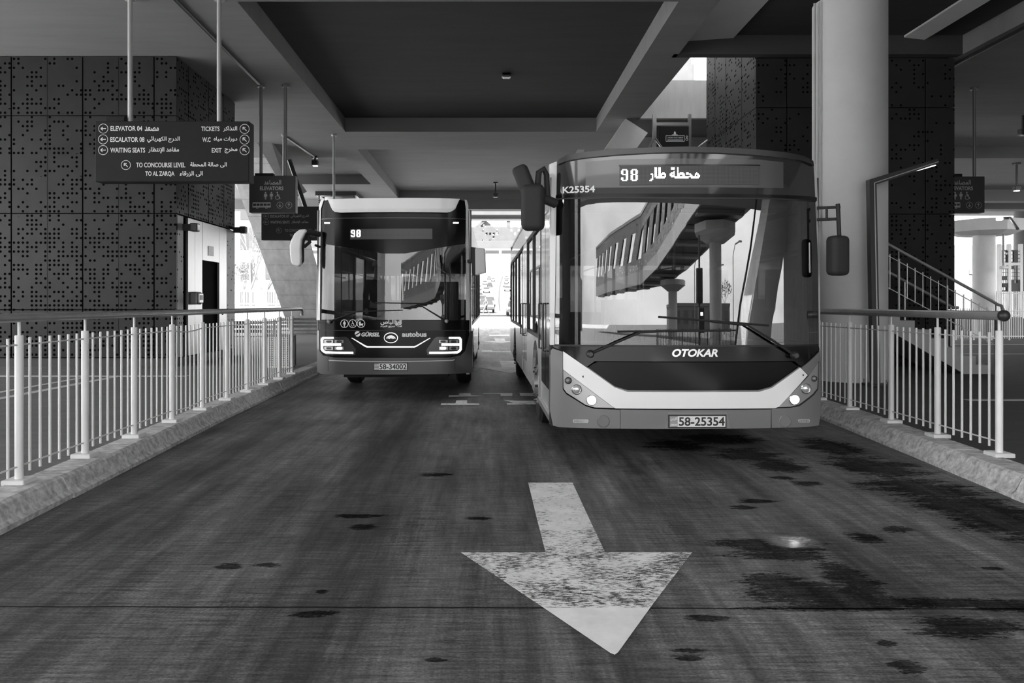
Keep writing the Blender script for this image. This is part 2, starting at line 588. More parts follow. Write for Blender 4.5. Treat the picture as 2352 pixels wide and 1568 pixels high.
    dirt = rng(jd, .0, .07, .55, 0.0)
    c = M('MULTIPLY', c, M('SUBTRACT', 1.0, M('MULTIPLY', joint, .93)))
    c = M('MULTIPLY', c, M('SUBTRACT', 1.0, M('MULTIPLY', dirt, rng(brush, .4, .7, 0, .8))))
    l.new(c, b.inputs['Base Color'])
    o = G(1818, 1243)
    dx = M('DIVIDE', M('SUBTRACT', sx.outputs[0], o.x), .16); dy = M('DIVIDE', M('SUBTRACT', sx.outputs[1], o.y), .12)
    pool = rng(M('ADD', M('ADD', M('MULTIPLY', dx, dx), M('MULTIPLY', dy, dy)), M('MULTIPLY', wy, .5)), .5, 1.3, 1.0, 0.0)
    l.new(M('ADD', M('MULTIPLY', M('SUBTRACT', 1.0, wet), .35), M('MULTIPLY', pool, .5)), b.inputs['Specular IOR Level'])
    r = M('SUBTRACT', M('SUBTRACT', rng(blot, .3, .7, .66, .56), M('MULTIPLY', wet, .12)), M('MULTIPLY', pool, .40), clamp=True)
    l.new(r, b.inputs['Roughness'])
    h = M('ADD', M('MULTIPLY', brush, .5), M('MULTIPLY', fine, .5))
    h = M('SUBTRACT', h, M('MULTIPLY', joint, 2.0))
    bp = n.new('ShaderNodeBump'); bp.inputs['Distance'].default_value = .006
    l.new(M('MULTIPLY', M('SUBTRACT', 1.0, M('MULTIPLY', wet, .9)), .35), bp.inputs['Strength'])
    l.new(h, bp.inputs['Height'])
    l.new(bp.outputs[0], b.inputs['Normal'])
    return m
LANE = floor_material()

def paint_material():
    m = bpy.data.materials.new('worn_road_paint')
    m.use_nodes = True
    n, l = m.node_tree.nodes, m.node_tree.links
    b = n['Principled BSDF']
    geo = n.new('ShaderNodeNewGeometry')
    def noise(scale, stretch, detail=6, rough=.65):
        mp_ = n.new('ShaderNodeMapping'); mp_.inputs['Scale'].default_value = stretch
        l.new(geo.outputs['Position'], mp_.inputs[0])
        t = n.new('ShaderNodeTexNoise'); t.inputs['Scale'].default_value = scale
        t.inputs['Detail'].default_value = detail; t.inputs['Roughness'].default_value = rough
        l.new(mp_.outputs[0], t.inputs['Vector'])
        return t.outputs['Fac']
    def M(op, a, c=None):
        q = n.new('ShaderNodeMath'); q.operation = op
        for i, v in enumerate((a, c)):
            if v is None: continue
            if isinstance(v, (int, float)): q.inputs[i].default_value = v
            else: l.new(v, q.inputs[i])
        return q.outputs[0]
    sx = n.new('ShaderNodeSeparateXYZ'); l.new(geo.outputs['Position'], sx.inputs[0])
    wear = M('ADD', M('MULTIPLY', noise(34, (.6, 1.9, 1), 9, .85), .75), M('MULTIPLY', noise(3.0, (1, 1, 1), 3), .25))
    # paint on the slab nearest the camera is thicker
    near = M('MULTIPLY', M('LESS_THAN', sx.outputs[1], 3.645), .13)
    far = M('MULTIPLY', M('GREATER_THAN', sx.outputs[1], 4.9), .03)
    bare = M('GREATER_THAN', wear, M('ADD', M('ADD', .515, near), far))
    grime = n.new('ShaderNodeMapRange')
    l.new(noise(3.5, (1, 1, 1), 6), grime.inputs[0])
    for i, v in enumerate((.35, .72, .95, .74)): grime.inputs[i + 1].default_value = v
    l.new(grime.outputs[0], b.inputs['Base Color'])
    b.inputs['Roughness'].default_value = .6
    tr = n.new('ShaderNodeBsdfTransparent')
    mx = n.new('ShaderNodeMixShader')
    l.new(bare, mx.inputs[0]); l.new(b.outputs[0], mx.inputs[1]); l.new(tr.outputs[0], mx.inputs[2])
    l.new(mx.outputs[0], n['Material Output'].inputs[0])
    return m
PAINT = paint_material()

# ------------------------------------------------------------------ ground, lane, platforms, kerbs
KZ = .17
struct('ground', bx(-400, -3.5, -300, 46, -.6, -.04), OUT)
struct('ground', bx(-3.5, 400, -300, 46, -.6, -.04), OUTF)  # right ground darkened to cut the bounce light on the soffit
LK = [(-2.95, -8), (-3.15, 4.78), (-3.40, 10), (-3.56, 16), (-3.75, 26), (-3.9, 46)]        # foot of the left kerb
RK = [(3.80, -8), (4.00, 5.2), (4.20, 7.75), (4.32, 9.45), (4.5, 14), (4.8, 26), (5.1, 46)]  # foot of the right kerb
bm = NB()
prism(bm, [(x - .02, y, 0) for x, y in LK] + [(x + .02, y, 0) for x, y in RK[::-1]], (0, 0, -.3))
struct('floor', bm, LANE)
bm = NB()
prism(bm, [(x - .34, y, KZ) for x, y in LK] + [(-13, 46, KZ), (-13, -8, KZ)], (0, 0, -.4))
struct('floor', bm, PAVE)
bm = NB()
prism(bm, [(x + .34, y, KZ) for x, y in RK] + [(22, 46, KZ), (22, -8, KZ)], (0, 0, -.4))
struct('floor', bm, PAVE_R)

def kerb(name, line, sgn):
    """row of kerb stones with open joints, sloping face towards the lane"""
    bm = NB()
    prof = [(0, -.1), (0, .035), (.035, .06), (.085, .155), (.115, KZ + .003), (.345, KZ + .004), (.345, -.1)]
    def at(y):
        for (x0, y0), (x1, y1) in zip(line, line[1:]):
            if y0 <= y <= y1: return x0 + (x1 - x0) * (y - y0) / (y1 - y0)
        return line[-1][0]
    y = line[0][1]
    k = 0
    while y < 34:
        y1 = y + .98 + .04 * math.sin(k * 2.3)
        j = (random.random() - .5) * .012
        a = [bm.verts.new((at(y + .008) + sgn * (u + j), y + .008, v + j * .5)) for u, v in prof]
        b = [bm.verts.new((at(y1 - .008) + sgn * (u + j), y1 - .008, v + j * .5)) for u, v in prof]
        n = len(a)
        bm.faces.new(a); bm.faces.new(b)
        for i in range(n): bm.faces.new((a[i], a[(i + 1) % n], b[(i + 1) % n], b[i]))
        y = y1
        k += 1
    return struct(name, bm, KERB)
kerb('trim_1', LK, -1)
kerb('trim_2', RK, 1)

# tactile strips and painted lines on the left platform
def slab_strip(name, label, pts, w, z, m, cat, group=None):
    bm = NB()
    pts = [Vector((p[0], p[1])) for p in pts]
    for p, q in zip(pts, pts[1:]):
        d = (q - p).normalized(); s = Vector((-d.y, d.x)) * w / 2
        prism(bm, [(v.x, v.y, z) for v in (p - s, q - s, q + s, p + s)], (0, 0, .006))
    return tag(obj(name, bm, m), label, cat, group)
slab_strip('tactile_paving', 'pale tactile strip crossing the platform in front of the perforated tower', [(-12, 13.55), (-5.5, 13.55)], .22, KZ, TACT, 'paving strip')
slab_strip('tactile_paving', 'pale tactile strip running lengthwise between railing and perforated tower', [(-6.85, 9.0), (-6.75, 13.4)], .16, KZ, TACT, 'paving strip')
slab_strip('tactile_paving', 'narrow pale strip lying beside the lengthwise tactile strip', [(-7.35, 9.0), (-7.25, 13.4)], .12, KZ, TACT, 'paving strip')
slab_strip('painted_line', 'pale line on the floor under the stair flight on the right platform', [(6.6, 10.2), (12, 10.2)], .14, KZ, TACT, 'floor line')
slab_strip('painted_line', 'pale line on the right platform crossing towards the bright courtyard', [(9.5, 19.5), (16, 19.5)], .2, KZ, TACT, 'floor line')
slab_strip('painted_line', 'bright stripe at the courtyard edge beyond the stairs', [(10.5, 24), (20, 24)], .25, KZ, TACT, 'floor line')

# ------------------------------------------------------------------ painted arrows and letters on the lane
def marking(name, label, polys, cat, group=None):
    bm = NB()
    for pl in polys:
        bm.faces.new([bm.verts.new(G(px, py, .004)) for px, py in pl])
    return tag(obj(name, bm, PAINT), label, cat, group)
marking('painted_arrow', 'large worn white arrow on the concrete pointing to the camera', [[(1213, 1108), (1315, 1108), (1353, 1190), (1390, 1268), (1590, 1268), (1500, 1386), (1420, 1497), (1412, 1503), (1402, 1499), (1238, 1388), (1058, 1268), (1253, 1268), (1233, 1190)]], 'arrow')
marking('painted_arrow', 'small white arrow on the lane between the two buses', [[(1147, 828), (1182, 828), (1194, 844), (1212, 847), (1173, 857), (1098, 843), (1153, 843)]], 'arrow')
marking('painted_arrow', 'farthest faint white arrow on the lane, in the sunlight beyond the buses', [[(1135, 777), (1158, 777), (1162, 783), (1178, 784), (1150, 788), (1108, 784), (1138, 783)]], 'arrow')
marking('painted_letter', 'white letter stroke shaped like an upside-down T left of the lane centre', [[(1048, 919), (1073, 919), (1073, 926), (1101, 926), (1101, 930), (1012, 930), (1014, 926), (1046, 926)]], 'road lettering')
marking('painted_letter', 'white arrow-shaped road letter just beyond the upside-down T', [[(1056, 902), (1080, 902), (1082, 907), (1112, 909), (1030, 911), (1032, 907), (1053, 907)]], 'road lettering')
marking('painted_letter', 'white hook-shaped road letter midway between the bus fronts', [[(1109, 902), (1177, 902), (1177, 909), (1150, 909), (1149, 904.5), (1109, 904.5)]], 'road lettering')
marking('painted_letter', 'white square road letter beside the front wheel of the grey bus', [[(1193, 902), (1236, 902), (1240, 909), (1196, 909)]], 'road lettering')
marking('painted_letter', 'white slanting road letter nearest the front wheel of the grey bus', [[(1156, 918), (1190, 920), (1240, 920), (1240, 928), (1165, 929), (1164, 926), (1180, 925)]], 'road lettering')
marking('painted_bar', 'broken white bar on the lane behind the small arrow', [[(1106, 804), (1130, 804), (1130, 806), (1175, 806), (1176, 809), (1106, 808)]], 'road marking')
marking('painted_bar', 'white bar on the lane in the sunlight beyond the buses', [[(1124, 769), (1170, 768), (1170, 771), (1124, 771)]], 'road marking')

# ------------------------------------------------------------------ ceiling with coffers
SZ, RZ_ = 6.72, 7.15
def ceiling():
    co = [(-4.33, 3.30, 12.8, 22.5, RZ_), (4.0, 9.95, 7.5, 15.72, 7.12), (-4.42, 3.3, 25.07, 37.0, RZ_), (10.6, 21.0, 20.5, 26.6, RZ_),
          (-11.0, 11.0, -18.5, -3.5, None), (4.30, 9.95, 15.72, 21.0, None), (-14, -5.1, 26.5, 32.4, None if False else RZ_)]  # first opening: unseen, added behind the camera to let in daylight
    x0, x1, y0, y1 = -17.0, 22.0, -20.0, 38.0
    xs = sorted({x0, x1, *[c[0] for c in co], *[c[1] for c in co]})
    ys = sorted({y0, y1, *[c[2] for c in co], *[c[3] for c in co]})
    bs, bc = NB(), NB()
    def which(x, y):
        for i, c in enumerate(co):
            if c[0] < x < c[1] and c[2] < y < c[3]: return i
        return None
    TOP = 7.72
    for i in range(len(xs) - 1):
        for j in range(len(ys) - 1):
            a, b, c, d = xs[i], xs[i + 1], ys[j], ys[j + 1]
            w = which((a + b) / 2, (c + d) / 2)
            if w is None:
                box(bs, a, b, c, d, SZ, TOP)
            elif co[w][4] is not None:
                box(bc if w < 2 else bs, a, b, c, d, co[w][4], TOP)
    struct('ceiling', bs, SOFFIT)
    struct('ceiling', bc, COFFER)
ceiling()
# far edge beam of the canopy
struct('ceiling', bx(22.0, 40, 21.0, 44, SZ, 7.72), SOFFIT)
struct('beam', bx(-17, 40, 37.2, 38.02, 6.24, SZ + .01), SOFFIT)
struct('beam', bx(9.96, 40, 33.9, 34.6, 6.2, SZ + .01), SOFFIT)
# bevelled strips, the right-hand coffer's light patches put into their pale colour
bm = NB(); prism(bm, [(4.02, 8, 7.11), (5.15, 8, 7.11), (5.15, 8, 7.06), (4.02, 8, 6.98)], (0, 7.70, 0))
struct('trim_lit_3', bm, PALE)
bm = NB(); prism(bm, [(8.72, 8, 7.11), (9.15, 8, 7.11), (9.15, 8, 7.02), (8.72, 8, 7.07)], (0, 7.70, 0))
struct('trim_lit_4', bm, PALE)
# concrete upstand behind the stair void and the wall below it
struct('wall_back', bx(4.25, 9.95, 20.85, 20.998, 6.72, 7.79), CONC_L)
bm = NB(); prism(bm, [P(1437, 272, 20.9), P(1488, 305, 20.9), P(1462, 341, 20.9), P(1390, 341, 20.9)], (0, .7, 0))
struct('beam', bm, PALE)
struct('wall_right', bx(4.3, 8.0, 23.2, 23.5, KZ - .01, SZ - .01), CONC)

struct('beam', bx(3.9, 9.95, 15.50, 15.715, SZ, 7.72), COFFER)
struct('wall_right', bx(20.0, 20.4, -14, 22, -.05, SZ), CONC)  # unseen wall added to hold back light from the right
struct('ceiling', bx(3.9, 10.5, 6, 18.7, 10.8, 11.0), CONC)  # unseen slab added to keep the sun out of the stair void
struct('wall_sun_block', bx(4.0, 4.29, 14.5, 22, 7.73, 10.8), CONC)  # unseen wall added beside the void to block the sun
struct('ceiling', bx(9.96, 22, 38.03, 44, SZ, 7.3), SOFFIT)
# round column of the right platform
ctr = Vector((XD(1951, 12.95), 12.95, 0))
bm = NB(); lathe(bm, [(.60, KZ - .02), (.60, SZ + .02)], (ctr.x, ctr.y, 0), 'z', 64)
struct('column', bm, COLUMN, smooth=True)
bm = tb([(ctr.x - .66, ctr.y - .12, 2.3), (ctr.x - .66, ctr.y - .12, 6.70)], .022)
tube(bm, [(ctr.x - .61, ctr.y - .2, 2.3), (ctr.x - .61, ctr.y - .2, 6.70)], .012)
box(bm, ctr.x - .70, ctr.x - .60, ctr.y - .22, ctr.y - .06, 2.85, 3.05, .01)
tag(obj('conduit', bm, CONC), 'thin grey conduit pipes running up the side of the thick round column', 'pipe')
# column far behind the dark bus
bm = NB(); lathe(bm, [(.75, KZ - .02), (.75, SZ + .01)], (XD(782, 35.5), 35.5, 0), 'z', 32)
struct('column', bm, COLUMN, smooth=True)
r = thing('steel_collar', 'dark steel collar with hanging chains around the column behind the dark bus', 'collar', (XD(782, 35.5), 35.5, 6.3))
q = XD(782, 35.5)
bm = NB()
for a, b, c, d in ((-.95, .95, 34.4, 34.72), (-.95, .95, 36.28, 36.4), (-.95, -.77, 34.72, 36.28), (.77, .95, 34.72, 36.28)): box(bm, q + a, q + b, c, d, 6.52, 6.715)
obj('collar_plate', bm, DARK, r)
for s in (-.82, .82):
    bm = NB()
    for k in range(12): lathe(bm, [(.035, k * .09), (.05, k * .09 + .03), (.035, k * .09 + .07)], (q + s, 34.6, 5.45), 'z', 8)
    obj('chain', bm, DARK, r)

# ------------------------------------------------------------------ inclined concrete pier on the left
def pier():
    bm = NB()
    bot = [P(668, 752, 33), P(775, 752, 33), P(775, 752, 36), P(700, 752, 36)]
    bot = [Vector((v.x, v.y, KZ - .02)) for v in bot]
    top = [P(547, 384, 27), P(632, 325, 27), P(640, 325, 29), P(552, 384, 29)]
    top = [Vector((v.x, v.y, SZ + .3)) for v in (P(520, 395, 28), P(655, 340, 28), P(655, 340, 30.5), P(525, 395, 30.5))]
    hull(bm, bot, top)
    return struct('column', bm, PIERM)
def board_concrete():
    m = mat('board_marked_concrete', .50, .7, var=.22, scale=1.4, stretch=(2.2, 2.2, .25), bump=.1)
    n, l = m.node_tree.nodes, m.node_tree.links
    b = n['Principled BSDF']
    src = b.inputs['Base Color'].links[0].from_socket
    geo = n.new('ShaderNodeNewGeometry'); s = n.new('ShaderNodeSeparateXYZ'); l.new(geo.outputs['Position'], s.inputs[0])
    def M(op, a, c):
        q = n.new('ShaderNodeMath'); q.operation = op
        for i, v in enumerate((a, c)):
            if isinstance(v, (int, float)): q.inputs[i].default_value = v
            else: l.new(v, q.inputs[i])
        return q.outputs[0]
    f = M('FRACT', M('DIVIDE', s.outputs[2], .62), 0)
    ln = M('LESS_THAN', f, .03)
    l.new(M('MULTIPLY', src, M('SUBTRACT', 1.0, M('MULTIPLY', ln, .4))), b.inputs['Base Color'])
    return m
PIERM = board_concrete()
pier()
# second inclined leg, seen edge-on behind the hanging signs
bm = NB()
hull(bm, [P(668, 460, 26), P(705, 440, 26), P(705, 440, 27.5), P(668, 460, 27.5)], [P(590, 328, 24), P(622, 322, 24), P(622, 322, 26), P(590, 328, 26)])
struct('beam', bm, CONC)
# dark inclined handrail edge above the signs
tag(obj('inclined_pipe', tb([P(664, 366, 22.9), P(702, 478, 23.6)], .07, 8), DARK), 'dark slanting pipe rising behind the hanging signs to the soffit', 'pipe')

# ------------------------------------------------------------------ perforated towers
def tower_left():
    r = thing('elevator_tower', 'tower clad in dark perforated metal panels behind the left railing', 'tower', (-6.56, 15.6, KZ))
    obj('core', bx(-15.8, -6.66, 15.72, 19.15, KZ - .002, SZ - .004), BLACK, r)
    g = .012
    xs = [-6.56, -7.03, -8.535, -10.04, -11.545, -13.05, -14.555, -15.9]
    zs = [.36, 1.37, 3.40, 5.46, SZ - .005]
    for a, b in zip(xs, xs[1:]):
        for c, d in zip(zs, zs[1:]):
            bm = bx(b + g, a - (g if a != -6.56 else 0), 15.6, 15.66, c + g * .6, d - g * .6, .004, 1)
            if b + .5 < a:      # faint fold down the middle of each wide panel
                box(bm, (a + b) / 2 - .004, (a + b) / 2 + .004, 15.594, 15.61, c + g, d - g)
            obj('cladding_panel', bm, PERF, r)
    ys = [15.6, 16.22, 17.4, 18.4, 19.22]
    for a, b in zip(ys, ys[1:]):
        for c, d in zip(zs[2:], zs[3:]):
            obj('cladding_panel', bx(-6.62, -6.56, a + (g if a > 15.7 else .055), b - g, c + g * .6, d - g * .6, .004, 1), PERF, r)
    # light lower wall around the lift door
    obj('corner_panel', bx(-6.62, -6.565, 15.665, 15.97, .36, 3.38, .003, 1), PERF_W, r, label='white perforated corner strip')
    obj('wall_recess', bx(-6.80, -6.66, 15.97, 16.24, .2, 3.38), BLACK, r)
    obj('wall_panel', bx(-6.62, -6.565, 16.22, 16.60, .36, 3.38, .003, 1), STEEL, r, label='pale brushed panel')
    obj('wall_panel', bx(-6.62, -6.565, 16.605, 17.03, .36, 3.38, .003, 1), STEEL, r, label='pale brushed panel')
    obj('wall_panel', bx(-6.62, -6.565, 17.045, 18.10, 2.50, 3.38, .003, 1), STEEL, r, label='pale panel over the lift door')
    obj('wall_panel', bx(-6.62, -6.565, 18.11, 18.62, .36, 3.38, .003, 1), STEEL, r, label='pale brushed panel')
    obj('corner_panel', bx(-6.62, -6.565, 18.63, 19.22, .36, 3.38, .003, 1), PERF_W, r, label='white perforated corner strip')
    obj('door', bx(-6.70, -6.64, 17.05, 18.09, KZ + .01, 2.49), mat('door_dark', .006, .9, spec=.1), r, label='dark lift door')
    obj('door_plate', bx(-6.57, -6.555, 17.38, 17.72, 2.63, 2.86), WHITE, r)
    bm = bx(-6.567, -6.553, 18.30, 18.36, 1.32, 1.37)
    box(bm, -6.567, -6.553, 18.30, 18.36, 1.22, 1.27)
    obj('call_button', bm, BLACK, r)
    obj('plinth', bx(-15.9, -6.565, 15.64, 19.2, KZ - .01, .345), mat('plinth_dark', .06, .7), r)
    return r
tower_left()
def tower_right():
    r = thing('stair_tower', 'tower clad in dark perforated metal panels behind the round column', 'tower', (5.70, 15.72, KZ))
    obj('core', bx(5.80, 9.85, 15.82, 19.3, KZ - .02, 8.3), BLACK, r)
    g = .012
    PD = perforated('perforated_dark_cladding', .030, .0944, .0235, .30, 1.3)
    xs = [5.70, 6.36, 7.87, 9.30, 9.93]
    zs = [.2, 1.37, 3.40, 5.66, SZ - .005]
    for a, b in zip(xs, xs[1:]):
        for c, d in zip(zs, zs[1:]):
            obj('cladding_panel', bx(a + (g if a > 5.8 else 0), b - g, 15.72, 15.78, c + g * .6, d - g * .6, .004, 1), PD, r)
    ys = [15.72, 16.6, 17.7, 18.55, 19.3]
    zs2 = [.2, 1.37, 3.40, 5.66, 8.3]
    for a, b in zip(ys, ys[1:]):
        for c, d in zip(zs2, zs2[1:]):
            obj('cladding_panel', bx(5.70, 5.76, a + (g if a > 15.8 else .065), b - g, c + g * .6, d - g * .6, .004, 1), PERF, r)
    for c, d in zip(zs, zs[1:]):
        obj('cladding_panel', bx(9.87, 9.93, 15.79, 19.3, c + g * .6, d - g * .6, .004, 1), PD, r)
    return r
tower_right()
# fittings on the left tower
def wall_light(label, x, y, z, dx):
    r = thing('wall_light', label, 'light', (x, y, z))
    obj('arm', bx(min(x, x + dx), max(x, x + dx), y - .05, y + .05, z - .07, z + .07, .01), DARK, r)
    obj('lamp_head', bx(x + dx - .03, x + dx + .13, y - .09, y + .09, z - .09, z + .09, .02), DARK, r)
    obj('lens', bx(x + dx + .124, x + dx + .135, y - .06, y + .06, z - .06, z + .06), mat('lens', .7, .1), r)
wall_light('grey floodlight on the near corner of the left tower above the railing', -6.56, 15.95, 3.14, .20)
wall_light('grey floodlight on the far corner of the left tower beside the lift', -6.56, 19.12, 3.40, .20)
r = thing('control_box', 'small metal control box on the pale wall left of the lift door', 'box', (-6.56, 16.9, 1.6))
obj('housing', bx(-6.563, -6.40, 16.30, 16.60, 1.48, 1.76, .03), GREY, r)
obj('cover', bx(-6.405, -6.36, 16.33, 16.57, 1.51, 1.73, .015), STEEL, r)
obj('screen', bx(-6.365, -6.355, 16.37, 16.53, 1.58, 1.69), DARK, r)

# ------------------------------------------------------------------ railings
def railing(name, label, line, z0, zr, posts, n_pick, ends, bow=None):
    """line(y)->x; posts: list of y; handrail runs from ends[0] to ends[1]"""
    r = thing(name, label, 'railing', (line(posts[0]), posts[0], z0))
    hp = [Vector((line(y), y, zr)) for y in [ends[0] + (ends[1] - ends[0]) * k / 12 for k in range(13)]]
    hr = ends[2]
    if ends[3] == 'bend':
        e = hp[-1]
        hp += [e + Vector((0, .05, -.015)), e + Vector((0, .075, -.06)), e + Vector((0, .08, -.13))]
    h = obj('handrail', tb(hp, hr, 16), RAILM, r, smooth=True)
    if ends[3] == 'ball':
        bm = NB(); bmesh.ops.create_uvsphere(bm, u_segments=16, v_segments=10, radius=hr * 1.25)
        bmesh.ops.translate(bm, verts=bm.verts[:], vec=hp[0])
        obj('end_cap', bm, DARK, h, smooth='all')
    for y in posts:
        x = line(y)
        bm = NB()
        lathe(bm, [(.030, z0 + .03), (.030, zr - .135), (.026, zr - .13)], (x, y, 0), 'z', 14)
        lathe(bm, [(.011, zr - .14), (.011, zr - hr * .6)], (x, y, 0), 'z', 8)
        p = obj('post', bm, WHITE, r, smooth=True)
        obj('base_plate', bx(x - .085, x + .085, y - .085, y + .085, z0 - .005, z0 + .035, .006, 1), WHITE, p)
    for a, b in zip(posts, posts[1:]):
        for k in range(1, n_pick + 1):
            y = a + (b - a) * k / (n_pick + 1)
            obj('picket', tb([(line(y), y, z0 + .065), (line(y), y, zr - .15)], .0105, 8), WHITE, r, smooth=True)
    for z, nm in ((zr - .20, 'upper_wire'), (z0 + .125, 'lower_wire')):
        bm = NB()
        for a, b in zip(posts, posts[1:]):
            pts = []
            for k in range(5):
                y = a + (b - a) * k / 4
                sag = bow(a, k / 4) if bow else 0
                pts.append((line(y), y, z - sag))
            tube(bm, pts, .007, 6)
        obj(nm, bm, WHITE, r)
    return r
lyl = lambda y: -3.475 - (y - 5.5) * .0262
railing('railing', 'white picket railing with steel handrail along the left kerb', lyl, KZ, 1.395,
        [3.60 + .945 * k for k in range(12)], 6, (3.0, 14.72, .034, 'bend'), lambda a, t: .03 * math.sin(math.pi * t) if 8.2 < a < 8.6 else 0)
lyr = lambda y: 4.465 + (y - 6.46) * .030
railing('railing', 'white picket railing beside the grey bus, its thick handrail ending in a dark ball', lyr, KZ, 1.395,
        [6.46, 7.39, 8.29, 9.3, 10.25, 11.2, 12.15], 6, (6.40, 12.4, .040, 'ball'))

# ------------------------------------------------------------------ hanging signs
def hang_sign(name, label, D, x0, x1, z0, z1, t, poles, lines, top_box=None, m=None):
    r = thing(name, label, 'sign', ((x0 + x1) / 2, D, z0))
    panel = obj('panel', bx(x0, x1, D, D + t, z0, z1, .012, 2), m or SIGNM, r)
    for x in poles:
        bm = NB()
        lathe(bm, [(.038, z1 - .01), (.038, SZ - .03)], (x, D + t / 2, 0), 'z', 12)
        lathe(bm, [(.09, SZ - .05), (.09, SZ + .01)], (x, D + t / 2, 0), 'z', 14)
        obj('pole', bm, GREY if name != 'direction_sign' else POLEM, r, smooth=True)
    if top_box:
        obj('junction_box', bx(top_box[0], top_box[1], D + .04, D + t - .04, z1 - .005, top_box[2], .006, 1), SIGNM, r)
    for fn in lines:
        fn(panel)
    return r
POLEM = mat('sign_pole', .55, .4, metal=.3)
def sign_lines(D, sx, sy, ox, oy, m):
    """returns a helper that puts lettering at sign pixels (scale sx, sy about ox, oy) at depth D"""
    y = D - .004
    def X(px): return XD(ox + (px) * sx, D)
    def Z(py): return ZD(oy + (py) * sy, D)
    def t(s, x0, x1, y0, y1, bold=.022):
        return lambda p: obj('lettering', fit_text(s, X(x0), X(x1), Z(y1), Z(y0), y, bold), m, p)
    def a(cx, cy, rr, ang):
        return lambda p: obj('arrow_symbol', arrow_icon(NB(), X(cx), Z(cy), abs(X(cx + rr) - X(cx)), ang, y), m, p)
    return t, a, X, Z, y
def direction_lines(D, s, ox, oy, m, e, esc, full=True):
    # pixel layout of the big direction sign, origin at its top left corner (218, 278)
    t, a, X, Z, y = sign_lines(D, s, s, ox, oy, m)
    A = arabic
    L = []
    L += [a(19.5, 17.3, 11.2, 180), t(e, 36, 109, 11.5, 22.5), t(A('مصعد'), 114.5, 147, 12, 23)] if full else []
    L += [a(19, 42, 11.2, 180), t('ESCALATOR ' + esc, 35.5, 114, 37, 48), t(A('الدرج الكهربائي'), 120, 195, 35, 50)]
    L += [a(19, 66.7, 11.2, 180), t('WAITING SEATS', 35.5, 115.5, 61, 72.5), t(A('مقاعد الإنتظار'), 123, 193.5, 60, 74)]
    L += [a(71.3, 101, 11.2, 135), t('TO CONCOURSE LEVEL', 95, 208, 95.3, 106.5), t(A('الى صالة المحطة'), 219, 303, 94.5, 107)]
    L += [t('TO AL ZARQA', 116, 183, 115.5, 127.5), t(A('الى الزرقاء'), 195, 248, 115, 128)]
    L += [t('TICKETS', 244.5, 286.5, 12.5, 23), t(A('التذاكر'), 294.5, 327, 12, 24.5), a(344, 18, 11.2, 135)]
    L += [t('W.C', 247, 266, 37.5, 48), t(A('دورات مياه'), 273, 327, 36, 47.5), a(344, 42.5, 11.2, 135)]
    L += [t('EXIT', 268.5, 291, 62, 72.5), t(A('مخرج'), 298, 327.5, 61, 74), a(344, 67, 11.2, 135)]
    return L
D1 = 12.5
hang_sign('direction_sign', 'large hanging direction sign listing elevator 04, escalator 08, tickets and exit', D1,
          XD(218, D1), XD(572, D1), ZD(417, D1), ZD(278, D1), .27, [XD(298.5, D1 + .13), XD(503, D1 + .13)],
          direction_lines(D1, 1.0, 218, 278, LETTER, 'ELEVATOR 04', '08'), (XD(240, D1), XD(283, D1), ZD(265, D1)))
D2 = 22.7
LETTER_D = mat('letter_dimmed', .42, .5)  # letter white dimmed for the shade deeper under the canopy
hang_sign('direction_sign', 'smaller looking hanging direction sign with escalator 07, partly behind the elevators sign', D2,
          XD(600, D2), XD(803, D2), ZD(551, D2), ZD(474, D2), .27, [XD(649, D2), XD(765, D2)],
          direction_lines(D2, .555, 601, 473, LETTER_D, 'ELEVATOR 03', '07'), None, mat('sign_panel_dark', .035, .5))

def person_icon(bm, cx, cz, h, y, dress):
    r = h * .10
    dot(bm, cx, cz + h * .42, r, y)
    if dress:
        poly(bm, [(cx - h * .10, cz + h * .28), (cx + h * .10, cz + h * .28), (cx + h * .20, cz - .12 * h), (cx - h * .20, cz - .12 * h)], y)
    else:
        poly(bm, [(cx - h * .16, cz + h * .28), (cx + h * .16, cz + h * .28), (cx + h * .13, cz - .1 * h), (cx - h * .13, cz - .1 * h)], y)
    for s in (-1, 1):
        poly(bm, [(cx + s * h * .02, cz - .1 * h), (cx + s * h * .10, cz - .1 * h), (cx + s * h * .09, cz - .5 * h), (cx + s * h * .02, cz - .5 * h)], y)
        strip(bm, (cx + s * h * .16, cz + .26 * h), (cx + s * h * .22, cz - .08 * h), h * .06, y)
    return bm
def wheelchair_icon(bm, cx, cz, h, y):
    dot(bm, cx - h * .06, cz + h * .42, h * .085, y)
    strip(bm, (cx - h * .05, cz + h * .32), (cx - h * .02, cz - h * .04), h * .10, y)
    strip(bm, (cx - h * .05, cz + h * .16), (cx + h * .20, cz + h * .10), h * .07, y)
    strip(bm, (cx - h * .05, cz - h * .02), (cx + h * .20, cz - h * .04), h * .09, y)
    strip(bm, (cx + h * .17, cz - h * .04), (cx + h * .30, cz - h * .38), h * .09, y)
    n = 16
    for k in range(n):
        a0 = math.radians(110 + 250 * k / n); a1 = math.radians(110 + 250 * (k + 1) / n)
        strip(bm, (cx - .04 * h + .25 * h * math.cos(a0), cz - .22 * h + .25 * h * math.sin(a0)), (cx - .04 * h + .25 * h * math.cos(a1), cz - .22 * h + .25 * h * math.sin(a1)), h * .065, y)
    return bm
